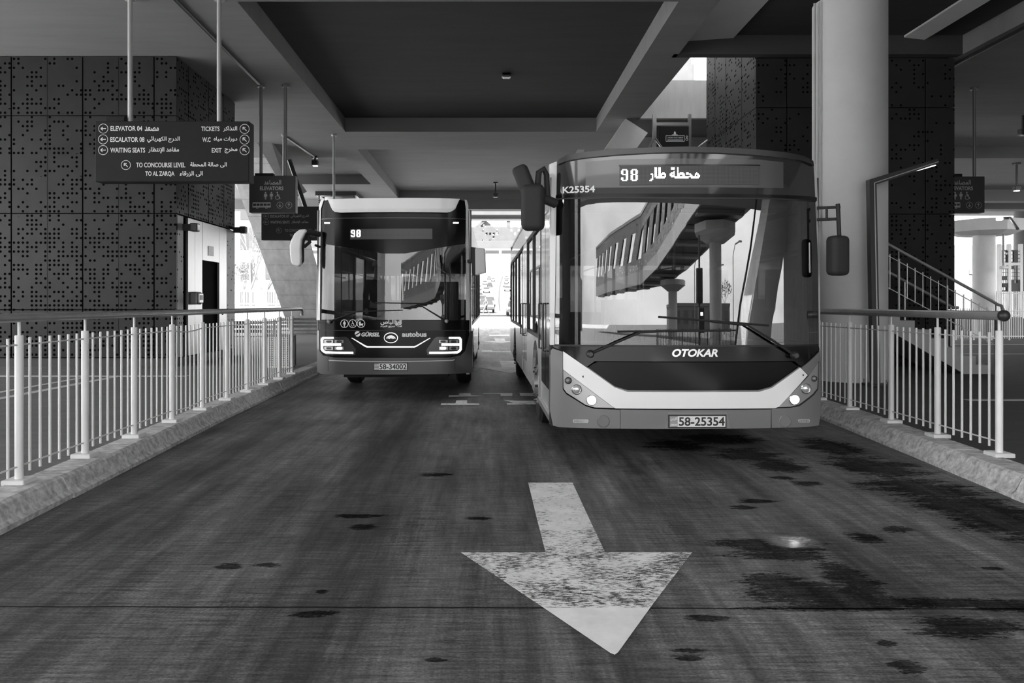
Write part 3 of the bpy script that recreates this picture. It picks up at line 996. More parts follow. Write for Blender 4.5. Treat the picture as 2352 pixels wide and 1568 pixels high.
def bus_icon(bm, x0, x1, z0, z1, y):
    w, h = x1 - x0, z1 - z0
    poly(bm, [(x0, z0 + .18 * h), (x1, z0 + .18 * h), (x1, z0 + .48 * h), (x0, z0 + .42 * h)], y)
    poly(bm, [(x0, z0 + .8 * h), (x1, z0 + .8 * h), (x1 - .02 * w, z1), (x0 + .03 * w, z1)], y)
    for k in range(6):
        f = k / 5
        poly(bm, [(x0 + w * f * .975, z0 + .4 * h), (x0 + w * f * .975 + .025 * w, z0 + .4 * h), (x0 + w * f * .975 + .025 * w, z0 + .82 * h), (x0 + w * f * .975, z0 + .82 * h)], y)
    for f in (.26, .76):
        ring(bm, x0 + w * f, z0 + .18 * h, .20 * h, .09 * h, y - .001, 14)
    return bm
def elevator_sign(label, D, px0, px1, py0, py1, ox, poles, lm, pm, tb_):
    # pictograms in pixels of the left sign (572..680, 402..488), shifted by ox
    y = D - .004
    X = lambda px: XD(px + ox, D)
    Z = lambda py: ZD(py, D)
    L = [lambda p: obj('lettering', fit_text(arabic('المصاعد'), X(606), X(646), Z(424), Z(413), y, .02), lm, p),
         lambda p: obj('lettering', fit_text('ELEVATORS', X(597), X(651), Z(437), Z(428), y, .03), lm, p),
         lambda p: obj('woman_symbol', person_icon(NB(), X(610), Z(449.5), Z(441) - Z(458), y, True), lm, p),
         lambda p: obj('man_symbol', person_icon(NB(), X(623.5), Z(449.5), Z(441) - Z(458), y, False), lm, p),
         lambda p: obj('wheelchair_symbol', wheelchair_icon(NB(), X(638), Z(449.5), Z(441) - Z(459), y), lm, p),
         lambda p: obj('bus_symbol', bus_icon(NB(), X(580), X(622), Z(479), Z(464.5), y), lm, p),
         lambda p: obj('arrow_symbol', arrow_icon(NB(), X(643), Z(471), X(650.5) - X(643), -90, y), lm, p),
         lambda p: obj('arrow_symbol', arrow_icon(NB(), X(663.5), Z(471), X(671) - X(663.5), 90, y), lm, p)]
    return hang_sign('elevator_sign', label, D, X(px0), X(px1), Z(py1), Z(py0), .22, poles, L, tb_, pm)
D3 = 17.6
elevator_sign('square hanging sign reading elevators between the two direction signs', D3, 572, 678.5, 403, 488, 0, [XD(596.5, D3), XD(653, D3)], mat('letter_part_dimmed', .6, .5), mat('sign_panel_dark', .035, .5), (XD(584, D3), XD(627, D3), ZD(397, D3)))  # letters dimmed for the shade, less than on the farther sign
elevator_sign('square hanging sign reading elevators half hidden behind the right tower', 17.8, 572, 678.5, 405, 488, 1583.5, [XD(2180, 17.9), XD(2238, 17.9)], mat('letter_shade', .50, .5), mat('sign_panel_lightened', .075, .6, spec=.2), (XD(2180, 17.8), XD(2213, 17.8), ZD(398, 17.8)))  # panel lightened and letters dimmed, its lighting put into the colours

# ------------------------------------------------------------------ ceiling fittings
def spot(label, px, py, D, z_top, lit=True, arm=0):
    c = P(px, py, D)
    r = thing('ceiling_spotlight', label, 'light', (c.x, c.y, z_top))
    obj('base', bx(c.x - .10, c.x + .10, c.y - .10, c.y + .10, z_top - .06, z_top + .005, .01), DARK, r)
    obj('bracket', bx(c.x - .03, c.x + .03, c.y - .03, c.y + .03, c.z - .02, z_top - .04, .005, 1), DARK, r)
    obj('lamp_head', bx(c.x - .11, c.x + .11, c.y - .10, c.y + .10, c.z - .13, c.z + .05, .02), DARK, r)
    obj('lens', bx(c.x - .075, c.x + .075, c.y - .07, c.y + .07, c.z - .145, c.z - .125, .01), LAMP if lit else mat('lens', .7, .1), r)
    if arm:
        obj('cable', tb([(c.x - .1, c.y, c.z), (c.x - .25, c.y, c.z - .03), (c.x - .38, c.y, c.z + .06), (c.x - .40, c.y, z_top)], .008, 6), DARK, r)
    return r
spot('dark spotlight with a loose cable in the deep ceiling coffer', 1163, 166, 18.2, RZ_, False, 1)
spot('lit spotlight at the end of the conduit above the dark bus', 724, 372, 26.3, SZ)
spot('small dark spotlight on the far soffit between the buses', 1138, 446, 34.5, RZ_, False)
spot('lit spotlight near the right picture edge above the bright courtyard', 2335, 430, 27.5, SZ)
spot('dark spotlight high at the right picture edge', 2350, 300, 21.5, RZ_, False)
tag(obj('conduit', tb([(-5.33, 9.0, SZ - .03), (-5.34, 12.7, SZ - .03), (-5.41, 17.5, SZ - .03)], .028), DARK), 'dark conduit along the bright soffit above the direction sign', 'pipe')
tag(obj('conduit', tb([(XD(655, 23.1), 23.1, SZ - .03), (XD(722, 26.2), 26.2, SZ - .03)], .03), GREY), 'short conduit running to the lit spotlight above the dark bus', 'pipe')
tag(obj('conduit', tb([(10.05, 8, SZ - .04), (10.1, 14.1, SZ - .04), (10.2, 20, SZ - .04)], .035), DARK), 'dark conduit on the soffit right of the round column', 'pipe')

# ------------------------------------------------------------------ lamp post on the right platform
def lamp_post():
    D = 12.05
    r = thing('lamp_post', 'angular dark lamp post with slanting arm in front of the round column', 'lamp post', (XD(2012, D), D, KZ))
    a, b = Vector((XD(2010, D), D, KZ)), Vector((XD(2001, D), D, ZD(412, D)))
    w = .058
    bm = NB()
    hull(bm, [a + Vector((-w, -w, 0)), a + Vector((w, -w, 0)), a + Vector((w, w, 0)), a + Vector((-w, w, 0))],
         [b + Vector((-w, -w, -.01)), b + Vector((w, -w, -.09)), b + Vector((w, w, -.09)), b + Vector((-w, w, -.01))])
    obj('post', bm, DARK, r)
    bm = NB()
    hull(bm, [a + Vector((.012, -w - .006, 0)), a + Vector((.030, -w - .006, 0)), a + Vector((.030, -w, 0)), a + Vector((.012, -w, 0))],
         [b + Vector((.012, -w - .006, -.06)), b + Vector((.030, -w - .006, -.06)), b + Vector((.030, -w, -.06)), b + Vector((.012, -w, -.06))])
    obj('edge_strip', bm, STEEL, r)
    e = Vector((XD(2150, D), D, ZD(370, D)))
    d = (e - b).normalized()
    n = Vector((-d.z, 0, d.x))
    bm = NB()
    hull(bm, [b + Vector((-w, -w, -.01)), b + Vector((-w, w, -.01)), b + Vector((w, w, -.09)), b + Vector((w, -w, -.09))],
         [e + n * .03 + Vector((0, -w, 0)), e + n * .03 + Vector((0, w, 0)), e - n * .05 + Vector((0, w, 0)), e - n * .05 + Vector((0, -w, 0))])
    am = obj('arm', bm, DARK, r)
    bm = NB()
    hull(bm, [b + Vector((.03, -w - .006, -.055)), b + Vector((.03, -w, -.055)), b + Vector((.03, -w, -.07)), b + Vector((.03, -w - .006, -.07))],
         [e - n * .012 + Vector((0, -w - .006, 0)), e - n * .012 + Vector((0, -w, 0)), e - n * .027 + Vector((0, -w, 0)), e - n * .027 + Vector((0, -w - .006, 0))])
    obj('edge_strip', bm, STEEL, am)
    p, q = e - d * .36 - n * .056, e - d * .04 - n * .056
    bm = NB()
    prism(bm, [p + Vector((0, -.03, 0)), q + Vector((0, -.03, 0)), q + Vector((0, -.03, .0)) - n * .012, p + Vector((0, -.03, 0)) - n * .012], (0, .06, 0))
    obj('light_strip', bm, LED, am)
    obj('base_plate', bx(a.x - .16, a.x + .16, D - .16, D + .16, KZ - .005, KZ + .03, .006, 1), DARK, r)
    for s in (-1, 1):
        for t in (-1, 1):
            obj('bolt', tb([(a.x + s * .12, D + t * .12, KZ + .02), (a.x + s * .12, D + t * .12, KZ + .10)], .012, 6), GREY, r)
lamp_post()

# ------------------------------------------------------------------ stairs on the right platform
def stairs():
    D = 14.0
    y0, y1 = 14.0, 15.35
    x_foot = XD(2276, D)
    rise, run = .168, .288
    N = 14
    r = thing('staircase', 'concrete stair flight rising to the left behind the lamp post', 'stairs', (x_foot, D, KZ))
    pts = [(x_foot, KZ)]
    for k in range(N):
        pts.append((x_foot - run * k, KZ + rise * (k + 1)))
        pts.append((x_foot - run * (k + 1), KZ + rise * (k + 1)))
    top = pts[-1]
    pts += [(top[0], top[1] - .32), (x_foot - run * 1.75, KZ)]
    bm = NB()
    prism(bm, [(x, y0, z) for x, z in pts], (0, y1 - y0, 0))
    obj('flight', bm, CONC, r)
    # landing behind the column
    obj('landing', bx(top[0] - 1.2, top[0] + .01, y0, y1, top[1] - .22, top[1], .005, 1), CONC, r)
    obj('landing_support', bx(top[0] - 1.1, top[0] - .8, y0 + .3, y1 - .3, KZ - .01, top[1] - .2), CONC, r)
    def slope(x): return KZ + (x_foot - x) / run * rise + rise * .5
    h = .93
    rail = thing('railing', 'pale stair railing with a bent lower end on the concrete stair flight', 'railing', (x_foot, y0, KZ))
    yA = y0 + .06
    xe = XD(2296, D)
    xt = top[0] - .3
    zs = ZD(698, D); ze = ZD(555, D)
    sl = (ze - zs) / (XD(2035, D) - xe)
    zz = lambda x: zs + sl * (x - xe)
    obj('handrail', tb([(xt, yA, zz(xt)), (xe - .1, yA, zz(xe - .1)), (xe, yA, zz(xe) - .01), (xe + .075, yA, zz(xe) - .03), (xe + .10, yA, zz(xe) - .10), (xe + .10, yA, zz(xe) - .22)], .027, 12), RAILM, rail, smooth=True)
    obj('upper_wire', tb([(xt, yA, zz(xt) - .22), (xe - .02, yA, zz(xe - .02) - .22)], .008, 6), WHITE, rail)
    obj('lower_wire', tb([(xt, yA, zz(xt) - .86), (xe - .02, yA, zz(xe - .02) - .80)], .008, 6), WHITE, rail)
    for px in (2012, 2068.5, 2180, 2292):
        x = XD(px, D)
        zb = KZ if x > x_foot - .02 else KZ + rise * (math.floor((x_foot - x) / run) + 1)
        bm = tb([(x, yA, zb - .005), (x, yA, zz(x) - .17)], .022, 10)
        tube(bm, [(x, yA, zz(x) - .18), (x, yA, zz(x) - .01)], .009, 6)
        obj('post', bm, RAILM if px < 2250 else DARK, rail, smooth=True)
    for px in (2030, 2048, 2088, 2106, 2124, 2142, 2160, 2199, 2218, 2236, 2254, 2272):
        x = XD(px, D)
        obj('picket', tb([(x, yA, zz(x) - .84), (x, yA, zz(x) - .17)], .010, 8), RAILM, rail, smooth=True)
    wr = thing('railing', 'second handrail on the tower side of the stair flight', 'railing', (x_foot, y1, KZ))
    zt = lambda x: zz(x) - .11
    xb = XD(2200, D) * 15.3 / 14.0
    obj('handrail', tb([(xt, y1 - .06, zt(xt)), (xb - .1, y1 - .06, zt(xb - .1)), (xb, y1 - .06, zt(xb - .1))], .03, 12), RAILM, wr, smooth=True)
    for x in (xb - .15, xb - 1.1, xb - 2.05):
        k = math.floor((x_foot - x) / run) + 1
        obj('post', tb([(x, y1 - .06, KZ + rise * k - .005), (x, y1 - .06, zt(x))], .02, 8), RAILM, wr)
stairs()

# ------------------------------------------------------------------ valve cabinet above the grey bus
def cabinet():
    D = 20.4
    r = thing('valve_cabinet', 'dark valve cabinet in a pale frame above the roof of the grey bus', 'cabinet', (XD(1544, D), D, KZ))
    x0, x1 = XD(1508, D), XD(1582, D)
    for a, b in ((1500, 1508), (1582, 1588)):
        obj('frame_post', bx(XD(a, D), XD(b, D), D, D + .12, KZ - .01, SZ + .005), STEEL, r)
    obj('frame_beam', bx(x0, x1, D, D + .12, ZD(288, D), ZD(281, D)), STEEL, r)
    body = obj('cabinet_body', bx(x0 + .02, x1 - .02, D - .1, D + .25, 4.6, ZD(290, D), .02), SIGNM, r)
    obj('door', bx(x0 + .08, x1 - .03, D - .13, D - .09, 4.65, ZD(292, D), .012), SIGNM, r)
    y = D - .136
    Z = lambda py: ZD(py, D); X = lambda px: XD(px, D)
    obj('lettering', fit_text('LANDING VALVE CABINET', X(1530.5), X(1566.5), Z(320.2), Z(317), y, .01), LETTER, body)
    bm = NB()
    for p, q in (((1527, 314), (1569, 314)), ((1569, 314), (1569, 327)), ((1569, 327), (1527, 327)), ((1527, 327), (1527, 314))):
        strip(bm, (X(p[0]), Z(p[1])), (X(q[0]), Z(q[1])), .012, y)
    strip(bm, (X(1530), Z(324)), (X(1566), Z(324)), .022, y)
    obj('label_frame', bm, LETTER, body)
    bm = NB()
    poly(bm, [(X(1544.5), Z(311)), (X(1550), Z(311)), (X(1549.3), Z(306.5)), (X(1547.2), Z(303.5)), (X(1545), Z(306.5))], y)
    strip(bm, (X(1540.5), Z(312)), (X(1553.5), Z(312)), .018, y)
    obj('drop_symbol', bm, LETTER, body)
    bm = ring(NB(), X(1574.5), Z(322.5), .036, .014, y); ring(bm, X(1574.5), Z(316.5), .03, .012, y)
    obj('lock_symbol', bm, LETTER, body)
cabinet()
# bent pipes of the railing over the roof line
r = thing('railing', 'bent pale pipes of an upper landing railing above the grey bus roof', 'railing', (4.6, 19.2, KZ))
for a, b, c in (((1490, 338), (1504, 316), (1519, 338)), ((1606, 337), (1626, 322), (1650, 345))):
    D = 19.2
    p, q, s = P(*a, D), P(*b, D), P(*c, D + .5)
    obj('bent_pipe', tb([Vector((p.x - .25, p.y, p.z - .5)), p, q, s, Vector((s.x, s.y, KZ))], .034, 10), STEEL, r, smooth=True)

# perforated screen seen through the stair void
obj_ = thing('perforated_screen', 'dark screen with square holes against the sky above the stair void', 'screen', (5.2, 23.3, 7.72))
obj('sheet', bx(3.6, 6.6, 23.6, 23.63, 7.74, 11.0), PERF_S, obj_)
for x in (3.6, 4.6, 5.6, 6.56):
    obj('frame_post', bx(x, x + .05, 23.55, 23.66, 7.72, 11.0), GREY, obj_)

# ------------------------------------------------------------------ litter bin and bench behind the left railing
def bin_():
    D = 15.6
    x0, x1 = XD(617, D), XD(671, D)
    cx, cy, hw = (x0 + x1) / 2, D, (x1 - x0) / 2
    r = thing('litter_bin', 'pale slotted litter bin with dark top behind the left railing', 'bin', (cx, cy, KZ))
    ht = ZD(770, D)
    inner = obj('liner', bx(cx - hw + .03, cx + hw - .03, cy - hw + .03, cy + hw - .03, KZ + .03, ht - .03), DARKR, r)
    bm = NB()
    n = 9
    for k in range(n):
        a = -hw + 2 * hw * k / (n - 1)
        for (px, py) in ((cx + a, cy - hw), (cx + a, cy + hw), (cx - hw, cy + a), (cx + hw, cy + a)):
            box(bm, px - .014, px + .014, py - .008, py + .008, KZ + .02, ht)
    for k in range(14):
        z = KZ + .03 + (ht - KZ - .06) * k / 13
        box(bm, cx - hw, cx + hw, cy - hw - .004, cy - hw + .004, z - .008, z + .008)
        box(bm, cx + hw - .004, cx + hw + .004, cy - hw, cy + hw, z - .008, z + .008)
        box(bm, cx - hw - .004, cx - hw + .004, cy - hw, cy + hw, z - .008, z + .008)
    obj('lattice', bm, WHITE, r)
    obj('rim', bx(cx - hw - .02, cx + hw + .02, cy - hw - .02, cy + hw + .02, ht - .02, ht + .03, .01), DARK, r)
    obj('base', bx(cx - hw, cx + hw, cy - hw, cy + hw, KZ - .005, KZ + .03), WHITE, r)
bin_()
def bench(label, x, y, L):
    r = thing('bench', label, 'bench', (x, y, KZ))
    for k in range(4):
        obj('slat', bx(x - L / 2, x + L / 2, y - .2 + .11 * k, y - .11 + .11 * k, .58, .61, .008, 1), STEEL, r)
    for k in range(3):
        obj('back_slat', bx(x - L / 2, x + L / 2, y + .26 + .03 * k, y + .29 + .03 * k, .68 + .12 * k, .77 + .12 * k, .008, 1), STEEL, r)
    for s in (-1, 1):
        bm = bx(x + s * L * .42 - .025, x + s * L * .42 + .025, y - .18, y + .24, KZ - .004, KZ + .03)
        box(bm, x + s * L * .42 - .025, x + s * L * .42 + .025, y - .02, y + .05, KZ + .02, .58)
        prism(bm, [(x + s * L * .42 - .025, y + .14, .58), (x + s * L * .42 - .025, y + .22, .58), (x + s * L * .42 - .025, y + .36, 1.05), (x + s * L * .42 - .025, y + .30, 1.05)], (.05, 0, 0))
        obj('leg', bm, GREY, r)
bench('pale metal slatted bench on the platform beside the litter bin', XD(572, 20.5), 20.5, 1.5)
bench('pale metal slatted bench farther back near the inclined pier', XD(690, 25), 25.0, 1.8)

# ------------------------------------------------------------------ buses
BGREY = mat('bus_grey_paint', .165, .35, var=.03, scale=2, coat=.5)
BSILV = mat('bus_silver_paint', .86, .4, coat=.3)
BDARK = mat('bus_dark_paint', .055, .3, coat=.6)
BLACKG = mat('black_gloss', .005, .10, spec=.35)
BLACKD = mat('black_gloss_deep', .004, .12, spec=.14)
BLACKH = mat('black_satin', .018, .28)
BSIDE = mat('bus_side_paint', .50, .3, coat=.5)
GASK = mat('rubber_gasket', .008, .5)
WSG = glass('windshield_glass', .5, .105)
WSG2 = glass('dark_windshield_glass', .60, .055)
SIDEG = glass('side_window_glass', .55, .12)
HEADG = mat('header_glass', .022, .05, spec=.8)
CHROME = mat('chrome', .75, .12, metal=1.0)
LENS = glass('lamp_lens', .95, .08)
DISP = mat('display_board', .03, .4)
DISPL = mat('display_unlit_dot', .085, .5)
PLATE = mat('plate_white', .80, .45)
PLATEB = mat('plate_blue_band', .32, .45)
INK = mat('plate_ink', .01, .5)
SEATM = mat('seat_fabric', .06, .85)
INTER = mat('interior_plastic', .10, .6)
POLEY = mat('grab_pole', .6, .35)
MIRG = mat('mirror_glass', .8, .03, metal=1.0)
TYRE = mat('tyre', .012, .8, bump=.3, scale=30)

_N = ['.####.', '##..##', '##..##', '##..##', '.#####', '....##', '....##', '##..##', '.####.', '.####.']
_E = ['.####.', '##..##', '##..##', '##..##', '.####.', '##..##', '##..##', '##..##', '##..##', '.####.']
BITS98 = [a + '..' + b for a, b in zip(_N[:8] + ['##..##', '.####.'], _E)]
class Bus:
    def __init__(s, name, label, cx, y0, w, a, b, tilt, rz, L):
        s.cx, s.y0, s.w, s.a, s.b, s.tilt, s.L_ = cx, y0, w, a, b, tilt, L
        s.root = thing(name, label, 'bus', (cx, y0, 0), rz)
    def off(s, x, z):
        u = max(-1.02, min(1.02, x / s.w))
        return s.a * u * u + s.b * u ** 8 + s.tilt * max(0, z - 1.0)
    def L(s, px, py):
        D = s.y0
        for i in range(25):
            x = (px - VX) / F * D - s.cx
            z = CH - (py - VY) / F * D
            D = s.y0 + s.off(x, z)
        return (x, z)
    def curve(s, bm, lift, thick):
        """bend a flat x/z mesh on to the front surface and give it thickness"""
        xs = [v.co.x for v in bm.verts]
        x0, x1 = min(xs), max(xs)
        x = math.ceil(x0 / .07) * .07
        while x < x1 - 1e-4:
            st = .07 if abs(x) < s.w * .75 else .035
            if x > x0 + 1e-4:
                bmesh.ops.bisect_plane(bm, geom=bm.verts[:] + bm.edges[:] + bm.faces[:], plane_co=(x, 0, 0), plane_no=(1, 0, 0), dist=1e-5)
            x += st
        for v in bm.verts:
            v.co.y = s.off(v.co.x, v.co.z) - lift + v.co.y
        if thick:
            fs = bm.faces[:]
            r = bmesh.ops.extrude_face_region(bm, geom=fs)
            for v in r['geom']:
                if isinstance(v, bmesh.types.BMVert): v.co.y += thick
        return bm
    def panel(s, name, pts, lift, thick, m, parent=None, local=False, label=None, smooth=True, holes=None):
        q = pts if local else [s.L(*p) for p in pts]
        bm = NB()
        poly(bm, q, 0)
        s.curve(bm, lift, thick)
        return obj(name, bm, m, parent or s.root, local=True, smooth=smooth, label=label)
    def part(s, name, bm, m, parent=None, smooth=False, label=None):
        return obj(name, bm, m, parent or s.root, local=True, smooth=smooth, label=label)
    def text(s, str_, x0, y0, x1, y1, lift, m, parent, bold=.03, shear=0, thick=0, name='lettering'):
        a, b = s.L(x0, y1), s.L(x1, y0)
        bm = fit_text(str_, a[0], b[0], a[1], b[1], 0, bold, shear)
        s.curve(bm, lift, thick)
        return obj(name, bm, m, parent or s.root, local=True)
    def P(s, px, py, lift=0):
        x, z = s.L(px, py)
        return Vector((x, s.off(x, z) - lift, z))
    def flat(s, name, fn, lift, m, parent=None):
        bm = NB()
        fn(bm)
        s.curve(bm, lift, 0)
        return obj(name, bm, m, parent or s.root, local=True)
    def led(s, items, bx_, pitch_px, lift, parent, m, dot_r=.34, name='lit_lettering'):
        """dot matrix: each item is (text, px box); a dot is lit where the lettering covers it"""
        bm = NB()
        for st, (x0, y0, x1, y1), bold in items:
            a, b = s.L(x0, y1), s.L(x1, y0)
            t = fit_text(st, a[0], b[0], a[1], b[1], 0, bold)
            tree = BVHTree.FromBMesh(t)
            p = pitch_px / (F / s.y0)
            i0, i1 = math.floor(a[0] / p), math.ceil(b[0] / p)
            j0, j1 = math.floor(a[1] / p), math.ceil(b[1] / p)
            for i in range(i0, i1 + 1):
                for j in range(j0, j1 + 1):
                    hit = tree.ray_cast(Vector((i * p, -1, j * p)), Vector((0, 1, 0)))
                    if hit[0] is not None:
                        h = p * dot_r
                        poly(bm, [(i * p - h, j * p - h), (i * p + h, j * p - h), (i * p + h, j * p + h), (i * p - h, j * p + h)], 0)
            t.free()
        for v in bm.verts: v.co.y = s.off(v.co.x, v.co.z) - lift
        return obj(name, bm, m, parent, local=True)
    def led_bits(s, rows, px, py, pitch_px, lift, parent, m, dot_r=.34):
        """digits written dot by dot, top left dot at photo pixel (px, py)"""
        a = s.L(px, py)
        p = pitch_px / (F / s.y0)
        bm = NB()
        for j, row in enumerate(rows):
            for i, ch in enumerate(row):
                if ch == '#':
                    x, z, h = a[0] + i * p, a[1] - j * p, p * dot_r
                    poly(bm, [(x - h, z - h), (x + h, z - h), (x + h, z + h), (x - h, z + h)], 0)
        for v in bm.verts: v.co.y = s.off(v.co.x, v.co.z) - lift
        return obj('lit_lettering', bm, m, parent, local=True)
    def dots(s, box_, pitch_px, lift, parent, m, size=.28, skip=None):
        a, b = s.L(box_[0], box_[3]), s.L(box_[2], box_[1])
        p = pitch_px / (F / s.y0)
        bm = NB()
        for i in range(math.ceil(a[0] / p), math.floor(b[0] / p) + 1):
            for j in range(math.ceil(a[1] / p), math.floor(b[1] / p) + 1):
                h = p * size
                poly(bm, [(i * p - h, j * p - h), (i * p + h, j * p - h), (i * p + h, j * p + h), (i * p - h, j * p + h)], 0)
        for v in bm.verts: v.co.y = s.off(v.co.x, v.co.z) - lift
        return obj('unlit_dots', bm, m, parent, local=True)

def wheel(b, x, y, r, m_hub):
    sgn = 1 if x > 0 else -1
    bm = NB()
    wd = .27
    lathe(bm, [(r * .58, -wd / 2), (r * .92, -wd / 2), (r, -wd / 2 + .04), (r, wd / 2 - .04), (r * .92, wd / 2), (r * .58, wd / 2)], (x, y, r), 'x', 32)
    w = b.part('wheel', bm, TYRE, smooth=True)
    xo = x + sgn * (wd / 2)
    bm = NB()
    lathe(bm, [(r * .57, -sgn * .02), (r * .50, sgn * .012), (r * .34, -sgn * .05), (r * .22, sgn * .05), (r * .10, sgn * .07)], (xo, y, r), 'x', 24)
    b.part('hub', bm, m_hub, w, smooth=True)
    for k in range(8):
        a = 2 * math.pi * k / 8
        c = Vector((xo, y + r * .42 * math.cos(a), r + r * .42 * math.sin(a)))
        b.part('wheel_nut', tb([c, c + Vector((sgn * .05, 0, 0))], .018, 6), CHROME, w)

def side_wall(b, sgn, hw, y_start, L, z0, zw, zt, zr, arches, doors, m):
    """lower skirt with wheel arches, window panes, cant rail and doors of one side of a bus"""
    def cuts(a, c): return [d for d in doors if a < d[0] < c]
    ystops = [y_start] + [v for d in doors for v in d] + [L]
    x0, x1 = (hw - .05, hw) if sgn > 0 else (-hw, -hw + .05)
    for a, c in zip(ystops[::2], ystops[1::2]):
        pts = [(a, zw), (a, z0)]
        for (ya, ra) in arches:
            if a < ya < c:
                zc = .48
                t0 = math.asin(max(-1, (z0 - zc) / ra))
                for k in range(15):
                    t = math.pi - t0 + (2 * t0 - math.pi) * k / 14
                    pts.append((ya + ra * math.cos(t), zc + ra * math.sin(t)))
        pts += [(c, z0), (c, zw)]
        bm = NB()
        prism(bm, [(x0, y, z) for y, z in pts], (x1 - x0, 0, 0))
        b.part('side_panel', bm, m)
        bm = bx(x0 + .01, x1 - .006, a, c, zw, zt)
        n = max(1, round((c - a) / 1.45))
        # panes sit in front of a dark frame with openings
        bm.free()
        fr = NB()
        box(fr, x0, x1 - .004, a, c, zw, zw + .05); box(fr, x0, x1 - .004, a, c, zt - .06, zt)
        for k in range(n + 1):
            y = a + (c - a) * k / n
            box(fr, x0, x1 - .004, max(a, y - .05), min(c, y + .05), zw + .04, zt - .05)
        f = b.part('window_frame', fr, GASK)
        for k in range(n):
            ya, yb = a + (c - a) * k / n + .04, a + (c - a) * (k + 1) / n - .04
            b.part('window_pane', bx((x0 + x1) / 2 - .006, (x0 + x1) / 2 + .006, ya, yb, zw + .045, zt - .055), SIDEG, f)
    bm = NB()
    prism(bm, [(x0, y_start, zt), (x1, y_start, zt), (x1, y_start, zr - .12), (x1 - sgn * 0 if sgn < 0 else x1 - .0, y_start, zr - .12), (x0, y_start, zr)][:3] + [(x0 if sgn > 0 else x0, y_start, zr - .02)], (0, L - y_start, 0))
    bm.free()
    xi, xo = (hw - .10, hw) if sgn > 0 else (-hw + .10, -hw)
    bm = NB()
    prism(bm, [(xi, y_start, zt), (xo, y_start, zt), (xo, y_start, zr - .16), (xo - sgn * .03, y_start, zr - .07), (xi, y_start, zr - .02)], (0, L - y_start, 0))
    b.part('cant_rail', bm, m)
    for (a, c) in doors:
        d = b.part('door', bx(x0 + .012, x1 - .01, a + .01, c - .01, z0 - .02, zt), m)
        mid = (a + c) / 2
        for (p, q) in ((a + .05, mid - .02), (mid + .02, c - .05)):
            xs_ = x1 - .008 if sgn > 0 else x0 + .004
            b.part('door_glass', bx(xs_, xs_ + .004 + .006, p, q, .62, zt - .08), BLACKG, d)
            xh = hw + .035 if sgn > 0 else -hw - .035
            b.part('door_handle', tb([(x1 if sgn > 0 else x0, (p + q) / 2 + .1, 1.0), (xh, (p + q) / 2 + .1, 1.0), (xh, (p + q) / 2 + .1, 1.5), (x1 if sgn > 0 else x0, (p + q) / 2 + .1, 1.5)], .012, 6), DARK, d)

def shell(b, hw, L, z0, zr, camber, y_roof, m_roof, m_rear):
    bm = NB()
    n = 12
    def sect(y): return [bm.verts.new((-hw + .02 + (2 * hw - .04) * k / n, y, zr - .10 + camber * (1 - (2 * k / n - 1) ** 2))) for k in range(n + 1)]
    def low(y): return [bm.verts.new((-hw + .02 + (2 * hw - .04) * k / n, y, zr - .14)) for k in range(n + 1)]
    a, c, d, e = sect(y_roof), sect(L), low(y_roof), low(L)
    for k in range(n):
        bm.faces.new((a[k], a[k + 1], c[k + 1], c[k])); bm.faces.new((d[k], d[k + 1], e[k + 1], e[k]))
        bm.faces.new((a[k], a[k + 1], d[k + 1], d[k])); bm.faces.new((c[k], c[k + 1], e[k + 1], e[k]))
    bm.faces.new((a[0], c[0], e[0], d[0])); bm.faces.new((a[n], c[n], e[n], d[n]))
    b.part('roof', bm, m_roof, smooth=True)
    b.part('rear_panel', bx(-hw + .01, hw - .01, L - .04, L + .04, z0, 1.3, .02), m_rear)
    f = b.part('rear_frame', bx(-hw + .01, hw - .01, L - .04, L + .02, 2.4, zr - .1), m_rear)
    b.part('rear_window', bx(-hw + .06, hw - .06, L - .01, L + .01, 1.3, 2.4), SIDEG)
    b.part('underbody', bx(-hw + .35, hw - .35, .45, L - .2, .30, .42), DARKR)
    b.part('cabin_floor', bx(-hw + .06, hw - .06, .30, L - .05, .43, .50), INTER)

